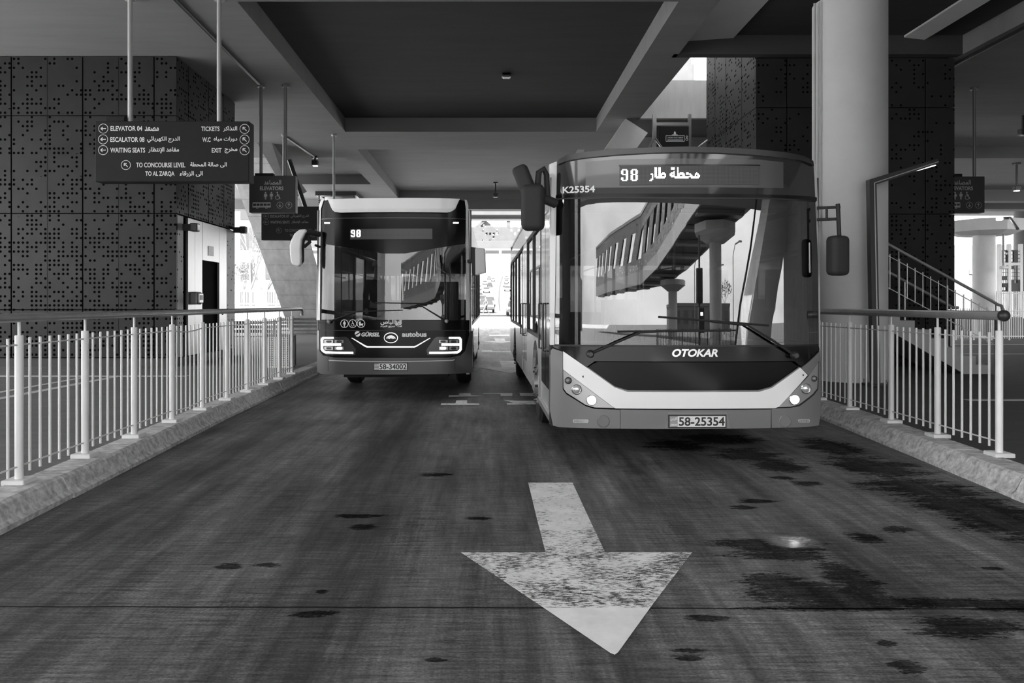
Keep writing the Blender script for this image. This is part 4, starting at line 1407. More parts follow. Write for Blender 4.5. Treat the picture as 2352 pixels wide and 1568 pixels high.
def seat_bm(x, y):
    bm = bx(x - .21, x + .21, y - .22, y + .22, .86, .96, .03)
    prism(bm, [(x - .21, y + .20, .92), (x - .21, y + .28, .92), (x - .21, y + .40, 1.56), (x - .21, y + .33, 1.58)], (.42, 0, 0))
    box(bm, x - .04, x + .04, y - .05, y + .08, .49, .87)
    return bm
def cabin(b, hw, L, wheel_x, seat_rows):
    b.part('dashboard', bx(-hw + .12, hw - .12, b.a + b.b + .07, .62, .9, 1.13, .04), INTER)
    x = wheel_x
    bm = NB()
    n = 24
    cen, ax = Vector((x, .80, 1.20)), math.radians(35)
    pts = []
    for k in range(n + 1):
        a = 2 * math.pi * k / n
        pts.append(cen + Vector((.24 * math.cos(a), .24 * math.sin(a) * math.cos(ax), .24 * math.sin(a) * math.sin(ax))))
    tube(bm, pts, .016, 8)
    for a in (90, 210, 330):
        a = math.radians(a)
        tube(bm, [cen, cen + Vector((.24 * math.cos(a), .24 * math.sin(a) * math.cos(ax), .24 * math.sin(a) * math.sin(ax)))], .014, 6)
    tube(bm, [cen, cen + Vector((0, -.12, -.2))], .03, 8)
    b.part('steering_wheel', bm, DARKR, smooth=True)
    b.part('driver_seat', seat_bm(x, 1.35), SEATM)
    b.part('cab_partition', bx(x - .55 if x > 0 else x - .45, x + .45 if x > 0 else x + .55, 1.95, 1.98, .5, 1.9), INTER)
    for y in seat_rows:
        for xs in (-hw + .32, hw - .32):
            b.part('passenger_seat', seat_bm(xs, y), SEATM)
    for y in (2.2, 4.3, 6.4, 8.5):
        for xs in (-.42, .42):
            b.part('grab_pole', tb([(xs, y, .49), (xs, y, 2.7)], .018, 8), POLEY, smooth=True)
    for xs in (-.42, .42):
        b.part('grab_rail', tb([(xs, 2.0, 2.25), (xs, L - .6, 2.25)], .016, 8), POLEY, smooth=True)
    b.part('interior_ceiling', bx(-hw + .12, hw - .12, .45, L - .06, 2.72, 2.76), mat('interior_lining', .45, .6))

def mirror_housing(bm, c, w, d, h, rot=0.0, bev=.06, yaw=0.0):
    m = NB()
    box(m, -w / 2, w / 2, -d / 2, d / 2, -h / 2, h / 2, bev, 4)
    M_ = Matrix.Translation(c) @ Matrix.Rotation(yaw, 4, 'Z') @ Matrix.Rotation(rot, 4, 'Y')
    bmesh.ops.transform(m, matrix=M_, verts=m.verts[:])
    me = bpy.data.meshes.new('tmp'); m.to_mesh(me); m.free()
    bm.from_mesh(me); bpy.data.meshes.remove(me)
    return bm

def number_plate(b, px, text, name_lift):
    x0, y0, x1, y1 = px
    pl = b.panel('number_plate', [(x0, y0), (x1, y0), (x1, y1), (x0, y1)], name_lift, .02, GASK)
    w = x1 - x0
    f = w * .022
    b.panel('plate_face', [(x0 + f, y0 + f), (x1 - f, y0 + f), (x1 - f, y1 - f), (x0 + f, y1 - f)], name_lift + .004, .004, PLATE, pl)
    b.panel('plate_band', [(x0 + f, y0 + f), (x0 + w * .155, y0 + f), (x0 + w * .155, y1 - f), (x0 + f, y1 - f)], name_lift + .006, .003, PLATEB, pl)
    h = y1 - y0
    b.text(text, x0 + w * .175, y0 + h * .16, x1 - w * .035, y1 - h * .16, name_lift + .0065, INK, pl, .022)
    b.text(arabic('الاردن'), x0 + w * .03, y0 + h * .16, x0 + w * .145, y0 + h * .44, name_lift + .0075, LETTER, pl, .02)
    b.text('JORDAN', x0 + w * .03, y0 + h * .68, x0 + w * .145, y0 + h * .88, name_lift + .0075, LETTER, pl, .03)
    return pl

# ---------------------------------------------------------------- the grey bus on the right
def bus_right():
    b = Bus('bus', 'grey and black city bus with silver chin band and route display 98', 1.88, 6.85, 1.29, .09, .11, .012, math.radians(.45), 10.8)
    B = b
    hw = 1.255
    yb = .30
    shell(b, hw, 10.8, .40, 2.95, .10, .24, BGREY, BGREY)
    arch = [(2.55, .56), (8.35, .56)]
    side_wall(b, -1, hw, yb, 10.8, .38, 1.08, 2.46, 2.86, arch, [(.55, 1.70), (4.35, 5.65)], BSIDE)
    side_wall(b, 1, hw, yb, 10.8, .38, 1.08, 2.46, 2.86, arch, [], BSIDE)
    for x in (-1.09, 1.09):
        wheel(b, x, 2.55, .48, GREY)
        wheel(b, x, 8.35, .48, GREY)
    cabin(b, hw, 10.8, .55, [3.3, 4.15, 5.9, 6.75, 7.6, 8.45, 9.3])
    bm = bx(-.85, .85, 7.2, 9.8, 2.98, 3.26, .10, 3)
    b.part('roof_unit', bm, DARK)
    # --- front
    # curved roof edge and header
    roof = [(1281, 372), (1300, 364), (1340, 357), (1420, 349.5), (1500, 345), (1573, 343.5), (1650, 345), (1730, 349.5), (1805, 357), (1845, 364), (1868, 374)]
    capt = [(1283, 368), (1300, 358), (1340, 351), (1420, 343.5), (1500, 339.5), (1573, 338), (1650, 339.5), (1730, 343.5), (1805, 351), (1845, 359), (1866, 370)]
    b.panel('roof_lip', capt + [(x, y + 7) for x, y in roof[::-1]], .03, .42, BLACKH)
    hd = b.panel('header_glass', roof + [(1877, 461), (1780, 455), (1573, 453), (1366, 453), (1276, 456)], 0, .03, HEADG)
    b.panel('header_band', [(1277, 448), (1366, 445), (1573, 445), (1780, 447), (1877, 453), (1877, 461), (1780, 455), (1573, 453), (1366, 453), (1276, 456)], .008, .01, BLACKG, hd)
    # a paler inner panel shows through the header glass around the display
    inn = b.panel('display_panel', [(1345, 372), (1420, 366), (1573, 364), (1740, 366), (1800, 372), (1800, 432), (1345, 432)], .002, .002, mat('display_surround', .055, .2, coat=.4), hd)
    d = b.panel('destination_display', [(1423, 381), (1744, 380), (1744, 424), (1423, 426)], .008, .006, DISP)
    b.dots((1426, 383, 1742, 423), 2.9, .0095, d, DISPL)
    b.led_bits(BITS98, 1427, 390.5, 2.75, .0115, d, LED)
    b.led([(arabic('محطة طار'), (1489, 385, 1606, 418), .03)], None, 2.9, .0115, d, LED)
    b.panel('display_frame', [(1421, 379), (1746, 378), (1746, 381), (1421, 382)], .009, .004, BLACKG, d)
    b.text('K25354', 1292, 426.5, 1366, 445, .010, LETTER, hd, .03, name='fleet_number')
    # windshield, gasket, lower mask
    ws = b.panel('windshield', [(1279, 457), (1366, 455), (1573, 455), (1780, 457), (1874, 462), (1880, 600), (1881, 792), (1271, 792), (1274, 600)], 0, .008, WSG)
    b.panel('seal', [(1276, 455), (1366, 452.5), (1573, 452), (1780, 454), (1876, 460), (1875, 464), (1780, 457.5), (1573, 456), (1366, 456), (1278, 459)], .006, .01, GASK)
    b.panel('seal', [(1271, 790), (1881, 790), (1881, 794), (1271, 794)], .006, .02, GASK)
    b.panel('corner_post', [(1262, 378), (1279, 371), (1276, 600), (1273, 792), (1264, 792)], .006, .10, BSIDE, label='pale painted corner post')
    b.panel('corner_post', [(1870, 374), (1876, 378), (1885, 600), (1885, 792), (1882, 792), (1880, 600)], .004, .10, BSIDE)
    for s in (-1, 1):      # dark corner pillars seen behind the glass
        x = 1.13 * s
        b.part('inner_pillar', bx(x - .035, x + .035, b.off(x, 2) + .03, b.off(x, 2) + .14, 1.1, 2.5, .02), DARK)
    b.part('ceiling_console', bx(-1.05, 1.05, .22, .55, 2.40, 2.72, .04), INTER)
    lm = b.panel('lower_mask', [(1270, 794), (1882, 794), (1884, 804), (1843, 842), (1825, 829), (1366, 829), (1346, 843), (1291, 805), (1272, 797)], 0, .04, BLACKG)
    hood = b.panel('hood', [(1373, 831), (1820, 831), (1836, 843), (1772, 889), (1742, 897), (1442, 897), (1412, 888), (1350, 844), (1362, 836)], -.012, .04, BLACKD)
    b.text('OTOKAR', 1543, 801, 1648, 819, .012, CHROME, lm, .035, .25, .008, 'badge')
    sb = b.panel('silver_band', [(1293, 806), (1347, 843.5), (1411, 889), (1441, 899.5), (1743, 899.5), (1773, 890.5), (1838, 844), (1855, 861), (1789, 933), (1780, 937), (1413, 937), (1402, 930), (1293, 848)], .012, .05, BSILV)
    b.panel('band_bevel', [(1350, 843), (1412, 887), (1442, 896), (1742, 896), (1772, 888), (1836, 843), (1838, 845), (1774, 895), (1744, 905), (1440, 905), (1409, 893), (1346, 845)], .004, .03, BGREY, sb)
    for px, py in ((1339, 864), (1844, 861)):
        q = b.P(px, py, .013)
        b.part('screw', disc(NB(), q, .010, thick=.006, seg=10), DARK, sb)
    # bumper: three pieces
    b.panel('bumper', [(1424, 939.5), (1770, 939.5), (1769, 982), (1424, 983)], .02, .14, BGREY)
    b.panel('bumper_corner', [(1265, 804), (1270, 800), (1292, 807), (1292, 893), (1300, 904), (1345, 932), (1365, 938), (1423, 940), (1423, 983), (1282, 979), (1270, 976), (1263, 940)], .018, .14, BGREY)
    b.panel('bumper_corner', [(1857, 862), (1840, 845), (1883, 806), (1885, 850), (1885, 950), (1880, 976), (1868, 978), (1771, 982), (1771, 939), (1784, 937), (1815, 936), (1836, 932), (1869, 907), (1879, 894), (1881, 828)], .018, .14, BGREY)
    b.panel('recess', [(1533, 946), (1668, 946), (1676, 982.5), (1526, 982.5)], .023, .01, mat('bumper_shade', .21, .4), None)
    number_plate(b, (1533, 951, 1666, 981), '58-25354', .036)
    # headlights
    def lamp(part_pts, lamps):
        h = b.panel('headlight', part_pts, .006, .03, mat('headlight_reflector', .42, .3, metal=.5))
        for px, py, rp, lit in lamps:
            r = rp / (F / b.y0)
            c = b.P(px, py, .01)
            bm = NB(); lathe(bm, [(r * 1.15, .0), (r * 1.15, -.012), (r * .98, -.016), (r * .9, -.004)], c, 'y', 24)
            rim = b.part('lamp_rim', bm, CHROME if rp > 8 else DARK, h, smooth=True)
            bm = NB(); lathe(bm, [(r * .92, -.004), (r * .8, -.014), (r * .4, -.022), (.001, -.024)], c, 'y', 24)
            b.part('lamp_bulb', bm, LAMP if lit else (mat('clear_lamp', .75, .12, metal=.6) if rp > 8 else GREY), h, smooth=True)
        return h
    lamp([(1293, 849), (1402, 931), (1411, 936), (1366, 935), (1345, 929), (1301, 901), (1294, 891)], [(1304.5, 873, 7, False), (1324, 893.5, 10.5, False), (1358, 918, 10.5, True)])
    lamp([(1881, 831), (1878, 892), (1868, 904), (1835, 929), (1815, 934), (1783, 935), (1790, 931), (1857, 864)], [(1869.5, 869, 6, False), (1850.5, 892, 10.5, False), (1824, 917, 10.5, True)])
    for x0, x1 in ((1315, 1351), (1831, 1859)):
        b.panel('side_marker', [(x0 + 2, 961.5), (x1 - 2, 961.5), (x1, 965), (x1 - 2, 969.5), (x0 + 2, 969.5), (x0, 965)], .026, .01, mat('marker_lens', .5, .15))
        for k in range(9):
            xx = x0 + 3 + (x1 - x0 - 6) * k / 9
            b.panel('marker_rib', [(xx, 962.5), (xx + 1.4, 962.5), (xx + 1.4, 968.5), (xx, 968.5)], .029, .004, CHROME)
    for px in (1385, 1802):
        c = b.P(px, 966, .019)
        bm = NB(); lathe(bm, [(.058, 0), (.058, -.006), (.052, -.009), (.051, -.004), (.001, -.004)], c, 'y', 28)
        b.part('tow_cover', bm, BGREY, smooth=True)
    # wipers
    def wiper(pivot, elbow, tip0, tip1, joint):
        a = b.P(*pivot, .035)
        w = b.part('wiper', tb([a, b.P((pivot[0] + elbow[0]) / 2, (pivot[1] + elbow[1]) / 2 - 1, .07), b.P(*elbow, .06), b.P(*joint, .05)], .013, 8, .008), DARKR, smooth=True)
        bm = NB(); lathe(bm, [(.035, .02), (.035, -.03), (.02, -.05)], a, 'y', 14)
        b.part('pivot_cap', bm, DARK, w, smooth=True)
        b.part('wiper_blade', tb([b.P(tip0[0] + (tip1[0] - tip0[0]) * k / 10, tip0[1] + (tip1[1] - tip0[1]) * k / 10, .022) for k in range(11)], .011, 6), DARKR, w)
    wiper((1354, 812), (1466, 763), (1418, 761), (1675, 759), (1540, 759))
    wiper((1822, 815), (1712, 746), (1513, 727.5), (1764, 747), (1634, 738))
    # mirrors
    bm = NB()
    mirror_housing(bm, Vector((-1.46, .02, 2.39)), .215, .16, .43, 0, .055, math.radians(-12))
    m = b.part('mirror_housing', bm, DARKR, smooth=True, label='large black mirror housing')
    bm = bx(-1.54, -1.38, .095, .105, 2.22, 2.56, .01); b.part('mirror_glass', bm, MIRG, m)
    bm = NB(); mirror_housing(bm, Vector((-1.535, .05, 2.64)), .145, .13, .30, math.radians(-22), .04, math.radians(-15))
    m2 = b.part('mirror_housing', bm, DARKR, smooth=True, label='small tilted black wide-angle mirror housing')
    p0, p1, p2 = Vector((-1.24, .12, 2.44)), Vector((-1.36, .06, 2.48)), Vector((-1.44, .04, 2.48))
    bm = tb([p0, p1, p2], .045, 10)
    tube(bm, [(-1.43, .04, 2.44), (-1.405, .02, 2.72), (-1.36, .03, 2.75), (-1.33, .06, 2.70), (-1.32, .08, 2.46)], .028, 8)
    b.part('mirror_arm', bm, DARKR, smooth=True)
    bm = NB(); mirror_housing(bm, Vector((1.375, .02, 1.945)), .185, .14, .37, 0, .045, math.radians(14))
    m = b.part('mirror_housing', bm, DARKR, smooth=True, label='black mirror housing beside the round column')
    bm = bx(1.31, 1.44, .085, .095, 1.79, 2.10, .01); b.part('mirror_glass', bm, MIRG, m)
    x0 = 1.225
    bm = NB()
    for z in (2.29, 2.40):
        tube(bm, [(x0, .12, z), (1.41, .04, z)], .014, 8)
    tube(bm, [(1.40, .04, 2.10), (1.385, .04, 2.43)], .020, 8)
    tube(bm, [(1.30, .08, 2.28), (1.30, .08, 2.41)], .012, 8)
    b.part('mirror_arm', bm, DARKR, smooth=True)
    # dark jamb between front and side walls
    for s in (-1, 1):
        b.part('corner_jamb', bx(s * 1.25 - .03 if s > 0 else -1.28, 1.28 if s > 0 else -1.22, .20, .34, .34, 2.7), DARKR)
    b.part('front_bulkhead', bx(-1.15, 1.15, .26, .30, .42, 1.0), DARKR)
    b.part('step_edge', bx(-1.27, -1.23, .40, 2.0, .33, .40, .01), STEEL)
    return b
BR = bus_right()

# ---------------------------------------------------------------- the dark bus on the left
def bus_left():
    b = Bus('bus', 'dark city bus with white roof fairing and glowing angular headlights', -1.495, 11.6, 1.237, .12, .12, .02, math.radians(-.35), 10.8)
    hw = 1.20
    shell(b, hw, 10.8, .40, 3.12, .06, .30, BSIDE, BSIDE)
    arch = [(2.55, .56), (8.35, .56)]
    side_wall(b, 1, hw, .34, 10.8, .36, 1.10, 2.50, 3.1, arch, [], BSIDE)
    side_wall(b, -1, hw, .34, 10.8, .36, 1.10, 2.50, 3.1, arch, [(.6, 1.75), (4.4, 5.7)], BDARK)
    for x in (-1.03, 1.03):
        wheel(b, x, 2.55, .48, GREY)
        wheel(b, x, 8.35, .48, GREY)
    cabin(b, hw, 10.8, .50, [3.3, 4.15, 5.9, 6.75, 7.6, 8.45, 9.3])
    # --- front
    hd = b.panel('header_glass', [(735, 463), (752, 459), (1058, 459), (1072, 463), (1068, 560), (930, 582), (880, 582), (742, 560)], 0, .03, BLACKD)
    b.panel('header_seam', [(738, 502), (1070, 502), (1070, 504), (738, 504)], .004, .004, BLACKH, hd)
    f = b.panel('roof_fairing', [(754, 458.5), (1056, 457.5), (1046, 480), (1038, 486), (1028, 487.5), (783, 487.5), (770, 485), (762, 478)], .05, .30, BSILV, label='pale grey roof fairing')
    b.panel('fairing_edge', [(762, 477), (771, 480.5), (783, 481.5), (1028, 480.5), (1038, 479), (1047, 477), (1041, 484.5), (1036, 487), (1028, 489), (783, 489), (770, 487), (765, 483)], .062, .03, WHITE, f)
    lip = b.part('aerial', tb([(-.52, .9, 3.13), (-.52, .9, 3.28)], .012, 6), DARK)
    d = b.panel('destination_display', [(804, 526), (993, 525), (993, 549), (804, 550)], .006, .004, mat('display_board_pale', .012, .3))
    b.dots((806, 528, 991, 548), 3.2, .0075, d, mat('display_faint_dot', .028, .4))
    b.led_bits(BITS98, 807, 529, 1.62, .009, d, LED, .42)
    for x0, x1 in ((745, 757), (1041, 1053)):
        b.panel('position_lamp', [(x0, 510.5), (x1, 510.5), (x1, 513.5), (x0, 513.5)], .006, .006, LED)
    ws = b.panel('windshield', [(741, 560), (880, 582), (930, 582), (1068, 560), (1066, 734), (738, 734)], 0, .008, WSG2)
    for pts, lb in (([(733, 470), (738, 459), (744, 457.5), (737, 480), (735.5, 600), (735, 735), (727, 735), (729, 560)], 'left'),
                    ([(1075, 470), (1072, 460), (1067, 458.5), (1070, 480), (1070, 600), (1070, 735), (1078, 735), (1076.5, 560)], 'right')):
        b.panel('corner_post', pts, .016, .12, WHITE, label='white corner post')
    b.part('front_corner', bx(-1.235, -1.19, .22, .38, .38, 3.0, .015), BDARK)
    b.part('front_corner', bx(1.19, 1.235, .22, .38, .38, 3.0, .015), BDARK)
    mask = b.panel('lower_mask', [(731, 735), (1078, 735), (1078, 757), (731, 757)], .004, .04, BLACKD)
    nose = b.panel('nose_panel', [(731, 758.5), (1078, 758.5), (1078, 816), (1056, 820), (747, 820), (731, 816)], .004, .05, BLACKD)
    b.panel('seam', [(734, 757), (1076, 757), (1076, 758.5), (734, 758.5)], .002, .03, GASK)
    bump = b.panel('bumper', [(728, 760), (733, 758), (734, 806), (742, 816), (770, 821), (1030, 821), (1058, 816), (1068, 806), (1080, 760), (1086, 760), (1085, 850), (1078, 856), (735, 858), (728, 852)], .012, .16, BDARK)
    b.panel('crease_highlight', [(755, 826), (800, 828), (900, 829.5), (1040, 826), (1044, 824.5), (1045, 826), (1040, 828), (900, 831.5), (800, 830), (755, 828)], .017, .008, BSIDE, bump)  # pale strip: highlight along the crease put into its colour
    for x in (753.5, 1045):
        b.panel('bumper_seam', [(x - .5, 817), (x + .5, 817), (x + .5, 853), (x - .5, 853)], .0135, .004, GASK, bump)
    number_plate(b, (858.5, 832.5, 937, 850.5), '58-34002', .03)
    # pictograms and lettering
    def icons(bm, k):
        c = b.L(791.2 + 19 * k, 743)
        r = abs(b.L(800.6, 743)[0] - b.L(791.2, 743)[0])
        ring(bm, c[0], c[1], r, r * .13, 0, 24)
        if k == 0: person_icon(bm, c[0], c[1] - r * .05, r * 1.45, 0, False)
        elif k == 1: wheelchair_icon(bm, c[0], c[1], r * 1.3, 0)
        else:
            poly(bm, [(c[0] - .55 * r, c[1] + .02 * r), (c[0] + .6 * r, c[1] + .02 * r), (c[0] + .4 * r, c[1] - .4 * r), (c[0] - .35 * r, c[1] - .4 * r)], 0)
            poly(bm, [(c[0] - .55 * r, c[1] + .05 * r), (c[0] - .05 * r, c[1] + .05 * r), (c[0] - .1 * r, c[1] + .55 * r), (c[0] - .45 * r, c[1] + .4 * r)], 0)
            for s in (-.25, .3): dot(bm, c[0] + s * r, c[1] - .55 * r, .12 * r, 0, 8)
    for k, nm in enumerate(('standing_symbol', 'wheelchair_symbol', 'pram_symbol')):
        b.flat(nm, lambda bm: icons(bm, k), .009, LETTER, mask)
    b.text(arabic('الباص'), 874, 734, 906.5, 746.5, .009, LETTER, mask, .03)
    b.text(arabic('سريع التردد'), 873.5, 746.5, 907, 752.5, .009, LETTER, mask, .03)
    def emblem(bm):
        x0, x1, y0, y1 = 908, 923, 734.5, 750.5
        rnd = random.Random(4)
        for i in range(8):
            for j in range(8):
                if rnd.random() < .68:
                    a = b.L(x0 + (x1 - x0) * i / 8, y0 + (y1 - y0) * (j + 1) / 8); c = b.L(x0 + (x1 - x0) * (i + .92) / 8, y0 + (y1 - y0) * (j + .08) / 8)
                    poly(bm, [(a[0], a[1]), (c[0], a[1]), (c[0], c[1]), (a[0], c[1])], 0)
    b.flat('mosaic_emblem', emblem, .009, LETTER, mask)
    b.text('GÜRSEL', 830, 761.5, 872.5, 772.5, .009, LETTER, nose, .04, .22)
    def globe(bm):
        c = b.L(821.5, 766.5); r = abs(b.L(828, 766.5)[0] - c[0])
        for s, t0 in ((0, 30), (0, 210)):
            poly(bm, [(c[0] + r * math.cos(math.radians(t0 + 12 + 156 * k / 10)) * .98, c[1] + r * math.sin(math.radians(t0 + 12 + 156 * k / 10)) * .98) for k in range(11)], 0)
    b.flat('globe_symbol', globe, .009, LETTER, nose)
    b.text('autobus', 923.5, 761.5, 980, 773.5, .009, LETTER, nose, .04)
    def oval(bm):
        c = b.L(898, 775.5); rx = abs(b.L(913.5, 775)[0] - c[0]); rz = abs(b.L(898, 764)[1] - c[1])
        def el(f, w, a0=0, a1=360, dz=0, n=28):
            for k in range(n):
                t0, t1 = math.radians(a0 + (a1 - a0) * k / n), math.radians(a0 + (a1 - a0) * (k + 1) / n)
                strip(bm, (c[0] + rx * f * math.cos(t0), c[1] + dz + rz * f * math.sin(t0)), (c[0] + rx * f * math.cos(t1), c[1] + dz + rz * f * math.sin(t1)), w, 0)
        el(1.0, .010)
        for q in (.25, .45, .65): el(q, .010, 10, 170, -rz * .25, 12)
    b.flat('oval_badge', oval, .010, CHROME, nose)
    b.panel('chrome_strip', [(807, 776), (809, 775.5), (840, 793), (845, 794.5), (951, 794.5), (956, 793), (987, 775.5), (989, 776.5), (957, 796), (952, 798), (843, 798), (838, 796)], .012, .01, mat('strip_silver_glow', .8, .3, emit=.25), nose)  # faint glow added to the chrome for its shine
    # headlights
    def light(flip):
        fx = (lambda x: x) if not flip else (lambda x: 1797.5 - x)
        def pn(name, pts, lift, th, m, parent=None):
            q = [(fx(x), y) for x, y in pts]
            return b.panel(name, q[::-1] if flip else q, lift, th, m, parent)
        h = pn('headlight', [(735, 774), (768, 774), (794, 773), (800, 777), (818, 803), (816, 815), (750, 815), (737, 806)], .010, .02, mat('headlight_black', .02, .15))
        glow = LED
        pn('light_bar', [(741, 774), (766, 774), (766, 777.5), (744, 777.5), (741.5, 780), (741.5, 801), (745, 805.5), (750, 807), (811, 808), (811, 812), (748, 811), (741, 807.5), (737, 802), (737, 779)], .016, .008, glow, h)
        pn('light_bar', [(741.5, 788.8), (783, 788.8), (783, 793.2), (741.5, 793.2)], .016, .008, glow, h)
        for (x, y, lit) in ((745, 780.5, 0), (769, 780.5, 0), (745, 796, 0), (769, 796, 1)):
            l_ = pn('lamp_module', [(x, y), (x + 20, y), (x + 20, y + 7), (x, y + 7)], .016, .008, mat('lamp_module', .45, .2, metal=.6), h)
            pn('lamp_lens', [(x + 6, y + 1), (x + 15, y + 1), (x + 17, y + 3.5), (x + 15, y + 6), (x + 6, y + 6), (x + 4, y + 3.5)], .020, .006, LAMP if lit else BLACKH, h)
    light(False); light(True)
    # wipers
    def wiper(pivot, elbow, tip0, tip1, joint):
        a = b.P(*pivot, .03)
        w = b.part('wiper', tb([a, b.P((pivot[0] + elbow[0]) / 2, (pivot[1] + elbow[1]) / 2, .06), b.P(*elbow, .05), b.P(*joint, .045)], .012, 8, .008), DARKR, smooth=True)
        b.part('wiper_blade', tb([b.P(tip0[0] + (tip1[0] - tip0[0]) * k / 8, tip0[1] + (tip1[1] - tip0[1]) * k / 8, .02) for k in range(9)], .010, 6), DARKR, w)
        bm = NB(); lathe(bm, [(.03, .02), (.03, -.03), (.015, -.045)], a, 'y', 12)
        b.part('pivot_cap', bm, GREY, w, smooth=True)
    wiper((756, 738), (818, 716), (790, 716), (925, 712), (850, 714))
    wiper((1026, 737), (960, 697), (862, 695), (985, 697), (920, 696))
    # mirrors
    bm = NB()
    y0, z0 = .02, 2.35
    def at(px, py, yy): return Vector((((px - VX) / F * (b.y0 + yy)) - b.cx, yy, CH - (py - VY) / F * (b.y0 + yy)))
    outline = [(700, 525), (686, 527), (675, 536), (668, 550), (664, 563), (664.5, 580), (667, 600), (670, 608), (685, 612), (690, 606), (691, 590), (690, 570), (692, 550), (699, 536), (705, 530)]
    q = [at(px, py, -.02) for px, py in outline]
    prism(bm, q, (0, .10, 0))
    bmesh.ops.recalc_face_normals(bm, faces=bm.faces[:])
    bmesh.ops.bevel(bm, geom=[e for e in bm.edges if len(e.link_faces) == 2 and e.calc_face_angle(0) > .9], offset=.03, segments=3, affect='EDGES', profile=.6)
    m = b.part('mirror_housing', bm, WHITE, smooth=True, label='white drooping mirror housing')
    q = [at(px, py, .10) for px, py in [(697, 535), (704, 533), (697, 560), (697, 600), (688, 611), (672, 609), (668, 585), (680, 560)]]
    bm = NB(); prism(bm, q, (0, .04, 0)); b.part('mirror_back', bm, DARKR, m)
    bm = tb([at(699, 532, .05), at(715, 534, .10), at(733, 538, .22)], .045, 10)
    tube(bm, [at(706, 540, .08), at(711, 556, .12), at(699, 566, .10), at(696, 560, .1)], .03, 8)
    tube(bm, [at(724, 563, .12), at(735, 567, .22)], .02, 8)
    b.part('mirror_arm', bm, DARKR, smooth=True)
    # right mirror: dark box with pale outer cover
    bm = NB()
    hull(bm, [at(1084, 634, .05), at(1116, 627, .02), at(1116, 627, .22), at(1084, 634, .22)], [at(1082, 567, .05), at(1113, 571, .02), at(1113, 571, .22), at(1082, 567, .22)])
    m = b.part('mirror_housing', bm, DARKR, label='dark mirror housing on the side of the lane gap')
    bm = NB()
    hull(bm, [at(1092, 633, .0), at(1116.5, 626, -.02), at(1117, 626, .2), at(1092, 632, .05)], [at(1091, 568, .0), at(1114, 572, -.02), at(1115, 572, .2), at(1091, 569, .05)])
    bmesh.ops.bevel(bm, geom=bm.edges[:], offset=.015, segments=2, affect='EDGES')
    b.part('mirror_cover', bm, BSIDE, m, label='pale grey cover')
    b.part('mirror_arm', tb([at(1070, 600, .25), at(1086, 600, .14)], .03, 8), DARKR)
    b.part('front_bulkhead', bx(-1.1, 1.1, .30, .34, .42, 1.0), DARKR)
    b.part('route_board', bx(-.25, .10, .40, .42, 1.95, 2.35, .01), mat('board_dim', .2, .6))
    for px in (820, 831, 848):
        b.part('sun_blind_rod', tb([at(px, 552, .35), at(px + 4, 585, .35)], .008, 6), DARK)
    return b
BL = bus_left()

# ------------------------------------------------------------------ person seen through the dark bus windshield and pedestrian
def skin_body(name, joints, edges, m, parent, root=0):
    me = bpy.data.meshes.new(name)
    me.from_pydata([j[0] for j in joints], edges, [])
    o = bpy.data.objects.new(name, me)
    COL.objects.link(o)
    md = o.modifiers.new('skin', 'SKIN')
    for i, j in enumerate(joints):
        r = j[1] if isinstance(j[1], tuple) else (j[1], j[1])
        me.skin_vertices[0].data[i].radius = r
    me.skin_vertices[0].data[root].use_root = True
    sb = o.modifiers.new('sub', 'SUBSURF'); sb.levels = 2; sb.render_levels = 2
    dg = bpy.context.evaluated_depsgraph_get()
    m2 = bpy.data.meshes.new_from_object(o.evaluated_get(dg))
    bpy.data.objects.remove(o)
    for p in m2.polygons: p.use_smooth = True
    m2.materials.clear()
    m2.materials.append(m)
    o = bpy.data.objects.new(name, m2)
    COL.objects.link(o)
    if parent: o.parent = parent
    return o
SKIN = mat('skin', .5, .6)
HAIR = mat('grey_hair', .85, .8)
SHIRT = mat('dark_shirt', .05, .8)
CLOTH = mat('pale_cloth', .10, .8)
